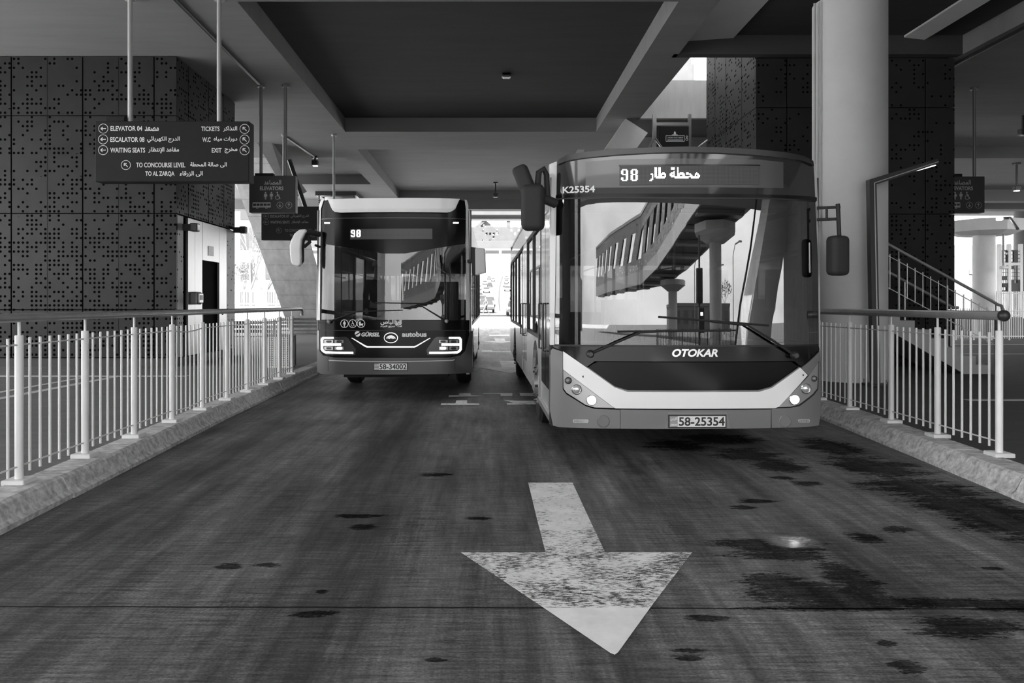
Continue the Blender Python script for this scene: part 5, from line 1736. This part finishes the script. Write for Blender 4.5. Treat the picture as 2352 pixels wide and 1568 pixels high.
def figure(label, loc, rz, shirt, trousers, hair, walk=0.0):
    r = thing('person', label, 'person', loc, rz)
    w = walk
    J = [((0, 0, .93), (.13, .10)), ((0, 0, 1.12), (.125, .09)), ((0, -.01, 1.32), (.155, .10)), ((0, -.01, 1.44), (.09, .07)), ((0, -.015, 1.52), .052), ((0, -.03, 1.60), (.075, .09)), ((0, -.03, 1.70), (.072, .088)),
         ((.17, 0, 1.40), .055), ((.22, w * .18, 1.14), .042), ((.22, w * .12 - .14, .92), .034), ((.22, w * .1 - .20, .83), (.022, .04)),
         ((-.17, 0, 1.40), .055), ((-.22, -w * .18, 1.14), .042), ((-.22, -w * .22 - .04, .90), .034), ((-.22, -w * .24 - .08, .81), (.022, .04)),
         ((.09, 0, .86), .095), ((.10, -w * .22, .49), .062), ((.10, -w * .30 + .02, .09), .045), ((.10, -w * .30 - .13, .04), (.04, .035)),
         ((-.09, 0, .86), .095), ((-.10, w * .10, .49), .062), ((-.10, w * .36 + .02, .09), .045), ((-.10, w * .36 - .12, .04), (.04, .035))]
    E = [(0, 1), (1, 2), (2, 3), (3, 4), (4, 5), (5, 6), (2, 7), (7, 8), (8, 9), (9, 10), (2, 11), (11, 12), (12, 13), (13, 14), (0, 15), (15, 16), (16, 17), (17, 18), (0, 19), (19, 20), (20, 21), (21, 22)]
    body = skin_body('body', J, E, SKIN, r)
    # clothes: shells that follow the torso, arms and legs
    def grow(j, d):
        rr = j[1] if isinstance(j[1], tuple) else (j[1], j[1])
        return (j[0], (rr[0] + d, rr[1] + d))
    tj = [grow(J[i], .014) for i in (0, 1, 2, 3, 7, 8, 9, 11, 12, 13)]
    skin_body('shirt', tj, [(0, 1), (1, 2), (2, 3), (2, 4), (4, 5), (5, 6), (2, 7), (7, 8), (8, 9)], shirt, r)
    lj = [grow(J[i], .014) for i in (0, 15, 16, 17, 19, 20, 21)]
    skin_body('trousers', lj, [(0, 1), (1, 2), (2, 3), (0, 4), (4, 5), (5, 6)], trousers, r)
    bm = NB(); bmesh.ops.create_uvsphere(bm, u_segments=20, v_segments=12, radius=.105)
    for v in bm.verts: v.co = Vector((v.co.x * .86, v.co.y * 1.0 + .0, v.co.z * .9 + 1.715))
    bmesh.ops.delete(bm, geom=[v for v in bm.verts if v.co.z < 1.69 and v.co.y < .01], context='VERTS')
    obj('hair', bm, hair, r, local=True, smooth='all')
    bm = NB()
    hull(bm, [(-.013, -.115, 1.615), (.013, -.115, 1.615), (.012, -.10, 1.60), (-.012, -.10, 1.60)], [(-.007, -.11, 1.67), (.007, -.11, 1.67), (.007, -.10, 1.67), (-.007, -.10, 1.67)])
    obj('nose', bm, SKIN, r, local=True, smooth=True)
    bm = NB()
    for s in (-1, 1):
        box(bm, s * .03 - .012, s * .03 + .012, -.112, -.10, 1.663, 1.673, .004)
    obj('eyes', bm, DARK, r, local=True)
    obj('mouth', bx(-.024, .024, -.112, -.10, 1.575, 1.583, .003, 1), mat('lips', .16, .6), r, local=True)
    bm = NB()
    for s in (-1, 1): box(bm, s * .082 - .01, s * .082 + .01, -.035, .005, 1.61, 1.675, .008)
    obj('ears', bm, SKIN, r, local=True, smooth=True)
    return r
figure('person with grey hair and dark top standing inside the dark bus behind its windshield', (XD(866, 13.6), 13.6, .49), .5, SHIRT, SHIRT, HAIR)
figure('person in pale clothes walking across the sunlit road between the buses', (XD(1116, 74), 74, .40), math.radians(-80), CLOTH, CLOTH, SHIRT, 1.0)

# ------------------------------------------------------------------ the road beyond, climbing the hill
PRO = [(38, 0), (46, .0), (60, .12), (76, .40), (100, .85), (139, 1.83), (190, 4.0), (255, 7.0), (330, 11.2), (420, 16.5), (560, 23)]
def rz_(y):
    for (a, za), (b, zb) in zip(PRO, PRO[1:]):
        if a <= y <= b: return za + (zb - za) * (y - a) / (b - a)
    return PRO[-1][1]
def rx_(y): return .6 + max(0, y - 90) * .012 + max(0, y - 90) ** 2 * .00003
def ribbon(x0, x1, dz, ys):
    bm = NB()
    p = None
    for y in ys:
        q = (bm.verts.new((rx_(y) + x0, y, rz_(y) + dz)), bm.verts.new((rx_(y) + x1, y, rz_(y) + dz)))
        if p: bm.faces.new((p[0], p[1], q[1], q[0]))
        p = q
    return bm
YS = [46 + 514 * (k / 44) ** 1.5 for k in range(45)]
bm = ribbon(-60, 60, -.06, [y for y in YS if y > 80]); struct('ground', bm, OUTF)
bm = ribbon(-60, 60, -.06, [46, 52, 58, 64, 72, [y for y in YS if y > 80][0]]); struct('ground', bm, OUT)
bm = ribbon(-9.5, 12, .0, [y for y in YS if y > 66]); struct('road', bm, ROADM)
# curved median wall
bm = NB(); p = None
for y in [88 + 330 * k / 40 for k in range(41)]:
    x = rx_(y) + .55
    z = rz_(y)
    q = [bm.verts.new((x - .28, y, z - .02)), bm.verts.new((x - .12, y, z + .85)), bm.verts.new((x + .12, y, z + .85)), bm.verts.new((x + .28, y, z - .02))]
    if p:
        for k in range(3): bm.faces.new((p[k], p[k + 1], q[k + 1], q[k]))
    else: bm.faces.new(q)
    p = q
struct('wall_median', bm, mat('median_concrete', .22, .7))
CARW = mat('car_white', .24, .25, coat=.5)
CARG = mat('car_grey', .08, .25, coat=.5)
CARD = mat('car_dark', .02, .25, coat=.5)
CGL = mat('car_glass', .02, .08)
def car(label, x, y, m, facing=-1):
    r = thing('car', label, 'car', (x, y, rz_(y)), 0, 'cars on the far road')
    f = facing
    def pr(pts, w): return prism(NB(), [(-w, f * yy, z) for yy, z in pts], (2 * w, 0, 0))
    b = pr([(2.2, .32), (2.25, .62), (1.2, .86), (-1.6, .95), (-2.15, .88), (-2.2, .35)], .88)
    bmesh.ops.bevel(b, geom=b.edges[:], offset=.06, segments=2, affect='EDGES')
    obj('body', b, m, r, local=True, smooth=True)
    b = NB()
    hull(b, [(-.80, f * 1.15, .86), (.80, f * 1.15, .86), (.80, f * -1.75, .92), (-.80, f * -1.75, .92)], [(-.62, f * .35, 1.44), (.62, f * .35, 1.44), (.62, f * -1.2, 1.44), (-.62, f * -1.2, 1.44)])
    obj('window_glass', b, CGL, r, local=True)
    obj('roof', bx(-.63, .63, min(f * .38, f * -1.22), max(f * .38, f * -1.22), 1.43, 1.48, .02), m, r, local=True)
    for s in (-1, 1):
        for yy in (1.4, -1.35):
            b = NB(); lathe(b, [(.2, -.1), (.32, -.1), (.32, .1), (.2, .1)], (s * .78, f * yy, .32), 'x', 16)
            obj('wheel', b, TYRE, r, local=True)
        obj('headlamp', bx(s * .62 - .18, s * .62 + .18, min(f * 2.17, f * 2.25), max(f * 2.17, f * 2.25), .58, .72, .02), STEEL, r, local=True)
    return r
car('pale car nearest beyond the buses, its front half hidden behind the grey bus', 2.75, 73, CARW)
car('dark car behind the walking person on the left lane of the far road', -.15, 82, CARG, -1)
car('white car on the far road just above the walking person, left of the median', 2.0 - 2.9, 118, CARW, 1)
car('silver car close in front of the white one left of the median', .2, 106, CARW, 1)
car('white car coming downhill on the right of the median', rx_(150) + 4.0, 150, CARW, -1)
car('white car farther up the hill, second on the right lane', rx_(215) + 3.2, 215, CARW, -1)
for k, (x, y, m_, f) in enumerate([(-3.2, 150, CARW, 1), (-5.2, 175, CARG, 1), (-2.6, 200, CARW, 1), (-5.6, 225, CARW, 1), (-2.8, 262, CARD, 1), (-5.2, 290, CARW, 1), (3.0, 262, CARW, -1), (6.0, 245, CARG, -1),
                                   (6.2, 190, CARW, -1), (3.2, 310, CARW, -1), (6.4, 335, CARW, -1), (-3, 340, CARW, 1), (-5.6, 370, CARG, 1), (3.1, 380, CARW, -1)]):
    side = 'left' if x < 0 else 'right'
    car('tiny car in the traffic high on the hill, %s of the median' % side, rx_(y) + x, y, m_, f)
# pale buildings and trees on the hill
BLD = mat('pale_building', .11, .8, var=.06, scale=.3)
WIN = mat('building_window', .045, .3)
def building(label, x0, x1, y0, y1, z0, h, cols, rows, faces='-y'):
    r = thing('building', label, 'building', ((x0 + x1) / 2, y0, z0))
    obj('walls', bx(x0, x1, y0, y1, z0 - .5, z0 + h), BLD, r)
    obj('parapet', bx(x0 - .1, x1 + .1, y0 - .1, y1 + .1, z0 + h, z0 + h + .5), BLD, r)
    for i in range(cols):
        for j in range(rows):
            zc = z0 + (j + .55) * h / rows
            if '-y' in faces or '+y' in faces:
                xc = x0 + (i + .5) * (x1 - x0) / cols
                w = (x1 - x0) / cols * .28
                ya, yb = (y0 - .06, y0 + .05) if '-y' in faces else (y1 - .05, y1 + .06)
                obj('window', bx(xc - w, xc + w, ya, yb, zc - h / rows * .28, zc + h / rows * .28), WIN, r)
    return r
building('pale block of flats far up the hill left of the road', rx_(400) - 46, rx_(400) - 18, 400, 412, rz_(400), 16, 5, 4)
building('pale low building far up the hill right of the road', rx_(430) + 14, rx_(430) + 46, 430, 445, rz_(430), 13, 5, 3)
building('bright building seen through the gap left of the inclined pier', -40, -23, 84, 92, 0, 13.5, 6, 4)
BARK = mat('pale_bark', .13, .8, var=.2, scale=5)
LEAF = mat('dry_leaves', .13, .8, var=.3, scale=6)
def bare_tree(label, x, y, z, h, seed, leafy=0):
    rnd = random.Random(seed)
    r = thing('bare_tree', label, 'tree', (x, y, z))
    bm = NB(); lv = NB()
    def grow(p, d, L, rad, n):
        q = p + d * L
        mid = p + d * L * .5 + Vector((rnd.uniform(-.06, .06), rnd.uniform(-.06, .06), 0)) * L
        tube(bm, [p, mid, q], rad, 6, rad * .62)
        if n == 0:
            if leafy:
                for _ in range(leafy):
                    c = q + Vector((rnd.gauss(0, .35), rnd.gauss(0, .35), rnd.gauss(0, .3)))
                    a, b_ = Vector((rnd.gauss(0, .1), rnd.gauss(0, .1), rnd.gauss(0, .1))), Vector((rnd.gauss(0, .1), rnd.gauss(0, .1), rnd.gauss(0, .1)))
                    lv.faces.new([lv.verts.new(v) for v in (c, c + a, c + a + b_, c + b_)])
            return
        for k in range(rnd.choice((2, 3, 3))):
            e = (d + Vector((rnd.uniform(-.75, .75), rnd.uniform(-.75, .75), rnd.uniform(-.05, .4)))).normalized()
            grow(q, e, L * rnd.uniform(.6, .8), rad * .6, n - 1)
    grow(Vector((x, y, z - .05)), Vector((rnd.uniform(-.06, .06), 0, 1)).normalized(), h * .36, h * .022, 4)
    obj('branches', bm, BARK, r)
    if leafy: obj('leaves', lv, LEAF, r)
    else: lv.free()
bare_tree('bare pale tree left of the inclined pier, in front of the bright building', XD(578, 56), 56, 0, 7.2, 3)
bare_tree('thin bare tree right beside the edge of the inclined pier', XD(612, 70), 70, 0, 6.6, 8)
bare_tree('small leafy tree beyond the wall left of the inclined pier', XD(560, 62), 62, 0, 4.6, 12, 8)
bare_tree('leafy tree on the hillside left of the far road', rx_(170) - 12, 170, rz_(170), 7, 21, 8)
# boundary wall with a pale fence on top, left
struct('wall_left', bx(-32, -12.2, 50, 50.4, -.1, 1.35), COURT)
def fence(label, p, q, z0, h, n, m, rr=.018):
    r = thing('fence', label, 'fence', ((p[0] + q[0]) / 2, (p[1] + q[1]) / 2, z0))
    p, q = Vector(p), Vector(q)
    for z in (z0 + h * .12, z0 + h * .92):
        obj('rail', tb([(p.x, p.y, z), (q.x, q.y, z)], rr * 1.4, 6), m, r)
    for k in range(n + 1):
        v = p + (q - p) * k / n
        big = k % 8 == 0
        obj('post' if big else 'picket', tb([(v.x, v.y, z0 - (.01 if big else -.06)), (v.x, v.y, z0 + h)], rr * (2.2 if big else 1), 6), m, r)
    return r
fence('white fence on top of the boundary wall left of the inclined pier', (-25, 50.2), (-13, 50.2), 1.35, 1.1, 72, WHITE, .03)
fence('white fence along the sunlit street behind the litter bin', (-19, 40.5), (-11.2, 40.5), KZ, 1.1, 56, WHITE, .02)

# ------------------------------------------------------------------ footbridge across the lane end
PERF_C = perforated('perforated_pale_panel', .07, .30, .10, .38, .5, see_through=True, square=True)
BRF = mat('far_bridge_concrete', .06, .8, var=.1, scale=1)
def footbridge():
    D = 62
    r = thing('footbridge', 'pale footbridge with perforated truss sides crossing beyond the buses', 'bridge', (0, D, 5.8))
    z = lambda py: ZD(py, D)
    obj('deck', bx(-20, 20, D, D + 4, z(575), z(552), .05), BRF, r)
    obj('soffit_edge', bx(-20, 20, D - .05, D + .1, z(575), z(571)), GREY, r)
    obj('perforated_parapet', bx(-20, 20, D + .02, D + .06, z(552), z(521)), PERF_C, r)
    obj('upper_rail', bx(-20, 20, D, D + .12, z(507), z(502)), BRF, r)
    for k in range(10):
        x = -20 + 4.4 * k
        bm = NB()
        prism(bm, [(x, D + .1, z(552)), (x + .35, D + .1, z(552)), (x + 2.4, D + .1, z(504)), (x + 2.05, D + .1, z(504))], (0, .2, 0))
        obj('brace', bm, BRF, r)
        if k % 2 == 0:
            obj('perforated_wing', prism(NB(), [(x + 2.2, D + .3, z(504)), (x + 4.3, D + .3, z(552)), (x + .3, D + .3, z(552))], (0, .04, 0)), PERF_S, r)
        obj('post', bx(x + 4.0, x + 4.3, D + .1, D + .3, z(552), z(504)), BRF, r)
    obj('roof', bx(-20, 20, D - .3, D + 4.3, z(494), z(486)), BRF, r)
    obj('hanging_lamp', bx(XD(1146, D), XD(1152, D), D - .2, D, z(588), z(574)), GREY, r)
    for x in (-17.6, 16.4):
        obj('pier', bx(x, x + 1.2, D + 1.2, D + 2.6, -.06, z(574)), BRF, r)
footbridge()

# ------------------------------------------------------------------ bright courtyard on the right
def courtyard():
    D = 31
    c = XD(2260, D)
    bm = NB(); lathe(bm, [(.41, -.05), (.41, ZD(539, D))], (c, D, 0), 'z', 40)
    struct('column', bm, PALE, smooth=True)
    bm = NB()
    prof = [(1.0, ZD(541, D)), (1.35, ZD(533, D)), (1.35, ZD(507, D))]
    lathe(bm, prof, (XD(2262, D), D, 0), 'z', 8)
    struct('column', bm, PALE)
    cam_ = thing('security_camera', 'white security camera on a thin pole at the courtyard column', 'camera', (c - .35, D - .8, ZD(620, D)))
    obj('pole', tb([(XD(2273, D), D - .82, ZD(542, D)), (XD(2273, D), D - .82, ZD(612, D))], .04, 8), GREY, cam_)
    obj('camera_body', bx(XD(2266, D), XD(2278, D), D - 1.0, D - .75, ZD(620, D), ZD(613, D), .03), WHITE, cam_)
    D2_ = 41
    bm = NB(); lathe(bm, [(.80, -.05), (.80, SZ + .01)], (XD(2335, D2_) + .8, D2_, 0), 'z', 40)
    struct('column', bm, COURT, smooth=True)
    r = thing('perforated_screen', 'tall dark screen with square holes between the courtyard columns', 'screen', (XD(2317, 33), 33, 0))
    for a, b in ((606 - 32, 603), (610, 670)):
        obj('sheet', bx(XD(2300, 33), XD(2345, 33), 33, 33.04, ZD(b, 33), ZD(a, 33)), PERF_S, r)
    for px in (2296, 2318, 2345):
        obj('frame_post', bx(XD(px, 33) - .06, XD(px, 33) + .06, 32.95, 33.1, -.05, ZD(560, 33)), WHITE, r)
    obj('frame_beam', bx(XD(2296, 33), XD(2345, 33), 32.94, 33.1, ZD(609, 33), ZD(603, 33)), WHITE, r)
    fence('white fence in the sunlit courtyard beyond the stair railing', (XD(2196, 27), 27.0), (XD(2440, 27), 27.0), KZ, 1.15, 48, WHITE, .014)
    fence('white fence on the ramp in front of the tall perforated screen', (XD(2290, 30), 30.0), (XD(2380, 30), 30.0), .9, 1.1, 24, WHITE, .016)
    struct('floor', bx(XD(2285, 30), 24, 29.9, 33.6, KZ - .02, .9), COURT)
    struct('wall_far', bx(XD(2190, 52), 60, 52.0, 52.4, -.06, 5.6), COURT)
    bd = thing('courtyard_sign', 'small pale sign plate on the far courtyard wall', 'sign', (XD(2236, 51.9), 51.9, 3))
    obj('plate', bx(XD(2228, 51.9), XD(2247, 51.9), 51.93, 52.01, ZD(629, 51.9), ZD(620, 51.9)), GREY, bd)
    lb = thing('ceiling_spotlight', 'bright floodlight on a slanting arm near the far courtyard column', 'light', (XD(2296, 27.5), 27.5, ZD(502, 27.5)))
    obj('lamp_head', bx(XD(2291, 27.5), XD(2301, 27.5), 27.4, 27.6, ZD(506, 27.5), ZD(499, 27.5), .03), LED, lb)
    obj('arm', tb([P(2300, 501, 27.5), P(2320, 500, 27.5), P(2337, 525, 25.0)], .05, 8), GREY, lb)
courtyard()

# ------------------------------------------------------------------ the square behind the camera, mirrored by the windshields
BRC = mat('bridge_concrete', .40, .75, var=.06, scale=1)
PERF_B = perforated('perforated_mirrored_panel', .26, .30, .10, .38, .5, see_through=True, square=True)
def behind():
    path = [Vector((-10, -88, 4.9)), Vector((-4, -80, 4.9)), Vector((.5, -72, 4.9)), Vector((5, -65, 4.9)), Vector((9.2, -57, 5.0)), Vector((11.0, -46, 5.8)), Vector((11.5, -36, 6.5)), Vector((11.3, -27, 6.9)), Vector((11.0, -20.3, 7.0))]
    # resample
    pts = []
    for a, b in zip(path, path[1:]):
        n = max(2, int((b - a).length / 1.1))
        for k in range(n): pts.append(a + (b - a) * k / n)
    pts.append(path[-1])
    nrm = []
    for i in range(len(pts)):
        t = (pts[min(i + 3, len(pts) - 1)] - pts[max(i - 3, 0)]); t.z = 0; t.normalize()
        nrm.append(Vector((-t.y, t.x, 0)) * -1)       # to the right-hand side of the walkway
    for v in nrm:
        if v.x < 0: v *= -1
    r = thing('footbridge', 'curved covered footbridge with slanted window slots, mirrored in the windshields', 'bridge', (5, -65, 0))
    Wd = 6.0
    def sweep(prof, m, name, i0=0, i1=None):
        bm = NB(); p = None
        for i in range(i0, (i1 or len(pts) - 1) + 1):
            q = [bm.verts.new(pts[i] + nrm[i] * u + Vector((0, 0, v))) for u, v in prof]
            if p:
                for k in range(len(q)): bm.faces.new((p[k], p[(k + 1) % len(q)], q[(k + 1) % len(q)], q[k]))
            else: bm.faces.new(q)
            p = q
        bm.faces.new(p)
        return obj(name, bm, m, r)
    sweep([(0, 0), (Wd, 0), (Wd, .35), (0, .35)], mat('bridge_soffit', .10, .7), 'deck')
    sweep([(-.05, -.15), (.12, -.15), (.12, 1.1), (-.05, 1.1)], BRC, 'fascia')
    sweep([(Wd - .12, -.15), (Wd + .05, -.15), (Wd + .05, 1.1), (Wd - .12, 1.1)], BRC, 'fascia')
    sweep([(-.15, 6.3), (Wd + .15, 6.3), (Wd + .15, 6.6), (-.15, 6.6)], BRC, 'roof')
    sweep([(-.02, 5.0), (.08, 5.0), (.08, 6.3), (-.02, 6.3)], PERF_B, 'upper_panel')
    sweep([(-.02, 1.1), (.08, 1.1), (.08, 2.3), (-.02, 2.3)], PERF_B, 'lower_panel')
    for i in range(0, len(pts) - 5, 4):
        bm = NB()
        q = [pts[i] + Vector((0, 0, 2.3)), pts[i + 2] + Vector((0, 0, 2.3)), pts[i + 4] + Vector((0, 0, 5.0)), pts[i + 2] + Vector((0, 0, 5.0))]
        prism(bm, q, nrm[i] * .10)
        obj('slanted_panel', bm, PERF_B, r)
        bm = NB()
        q = [pts[i + 2] + Vector((0, 0, 2.3)), pts[i + 2] + (pts[i + 3] - pts[i + 2]) * .35 + Vector((0, 0, 2.3)), pts[i + 4] + (pts[i + 5] - pts[i + 4]) * .35 + Vector((0, 0, 5.0)), pts[i + 4] + Vector((0, 0, 5.0))]
        prism(bm, q, nrm[i] * .35)
        obj('slanted_post', bm, DARK, r)
    for i in range(2, len(pts) - 2, 5):
        obj('cross_beam', prism(NB(), [pts[i] + nrm[i] * .2 + Vector((0, 0, -.02)), pts[i] + nrm[i] * (Wd - .2) + Vector((0, 0, -.02)), pts[i + 1] + nrm[i + 1] * (Wd - .2) + Vector((0, 0, -.02)), pts[i + 1] + nrm[i + 1] * .2 + Vector((0, 0, -.02))], (0, 0, -.25)), GREY, r)
    # piers of the bridge
    def pier_(label, x, y, rad, zt, capw):
        p = thing('bridge_pier', label, 'pier', (x, y, 0))
        bm = NB(); lathe(bm, [(rad, -.05), (rad, zt - .9)], (x, y, 0), 'z', 32); obj('shaft', bm, BRC, p, smooth=True)
        bm = NB(); lathe(bm, [(capw * .45, zt - .95), (capw, zt - .45), (capw, zt)], (x, y, 0), 'z', 8); obj('cap', bm, CONC, p)
    pier_('thick round bridge pier nearest behind the camera', 14.3, -25, .72, 6.45, 2.6)
    pier_('round bridge pier farther away behind the camera', 15.2, -52, .9, 4.95, 2.6)
    # leaning pier of the canopy
    bm = NB()
    prof = [((11.6, 14.4), 0), ((11.9, 14.9), 1.2), ((12.6, 16.3), 2.6), ((13.4, 18.2), 4.0), ((14.2, 20.6), 5.2), ((14.8, 23.5), 6.3), ((15.0, 25), 6.75)]
    p = None
    for (a, b), z in prof:
        q = [bm.verts.new((a, -11.5, z)), bm.verts.new((b, -11.5, z)), bm.verts.new((b, -13.5, z)), bm.verts.new((a, -13.5, z))]
        if p:
            for k in range(4): bm.faces.new((p[k], p[(k + 1) % 4], q[(k + 1) % 4], q[k]))
        else: bm.faces.new(q)
        p = q
    bm.faces.new(p)
    struct('column', bm, PALE, smooth=True)
    tag(obj('cable', tb([(11.0, -12.5, .0), (11.6, -12.4, 2.0), (12.6, -12.4, 4.0), (13.6, -12.4, 6.66)], .09, 8), DARKR), 'thick dark cable beside the leaning pier behind the camera', 'cable')
    # left rear: lift tower added to darken the mirror image, and round column
    t = thing('elevator_tower', 'dark perforated tower left behind the camera, mirrored in the dark bus', 'tower', (-10, -14, 0))
    for k in range(-6, 5):
        for z0, z1 in ((.3, 2.35), (2.38, 4.4), (4.43, 6.70)):
            obj('cladding_panel', bx(-14.5 + 1.5 * k, -13.02 + 1.5 * k, -13.06, -13, z0, z1), PERF, t)
    obj('core', bx(-23.4, -7.05, -17, -13.07, -.01, 6.70), BLACK, t)
    bm = NB(); lathe(bm, [(.6, -.02), (.6, SZ + .01)], (-6.2, -9.5, 0), 'z', 40)
    struct('column', bm, COLUMN, smooth=True)
    # signal mast
    t = thing('traffic_signal', 'dark signal mast with two boxes behind the camera', 'traffic signal', (8.7, -14, 0))
    obj('mast', tb([(8.7, -14, -.05), (8.7, -14, 4.6)], .08, 10), DARK, t)
    obj('upper_box', bx(8.45, 8.95, -14.15, -13.85, 2.0, 3.35, .04), DARK, t)
    obj('lower_box', bx(8.6, 9.05, -14.1, -13.8, .9, 1.85, .04), DARK, t)
    obj('signal_light', bx(8.72, 8.92, -13.81, -13.79, 1.55, 1.68), LED, t)
    fence('dark fence behind the camera, mirrored low in the windshield', (5.4, -15), (13.5, -15), 0, 1.05, 60, DARK, .02)
    # lamp standards, signboard and buildings in the distance
    for k, (x, y) in enumerate([(23, -62), (27, -48), (34, -75)]):
        l_ = thing('street_lamp', ('street lamp beyond the curved footbridge', 'street lamp right of the nearest bridge pier', 'tall street lamp far across the square')[k], 'street lamp', (x, y, 0))
        obj('mast', tb([(x, y, -.05), (x, y, 7), (x + .5, y, 8), (x + 1.6, y, 8.3)], .09, 8), GREY, l_)
        obj('lamp_head', bx(x + 1.4, x + 2.1, y - .12, y + .12, 8.2, 8.38, .04), GREY, l_)
    building('tall pale building on the left far behind the camera', -46, -30, -95, -80, 0, 7, 5, 3, '+y')
    building('low pale building behind the lamps across the square', 26, 48, -110, -98, 0, 3.6, 7, 1, '+y')
    bare_tree('small leafy tree far right across the square', 30, -60, 0, 5, 35, 10)
behind()
struct('road', bx(-60, 70, -130, -26.01, -.2, -.015), mat('asphalt', .07, .8, var=.1, scale=1))
# ground floor level behind the camera joins the lane
struct('floor', bx(-16, 20, -26, -7.99, -.3, -.01), PAVE)
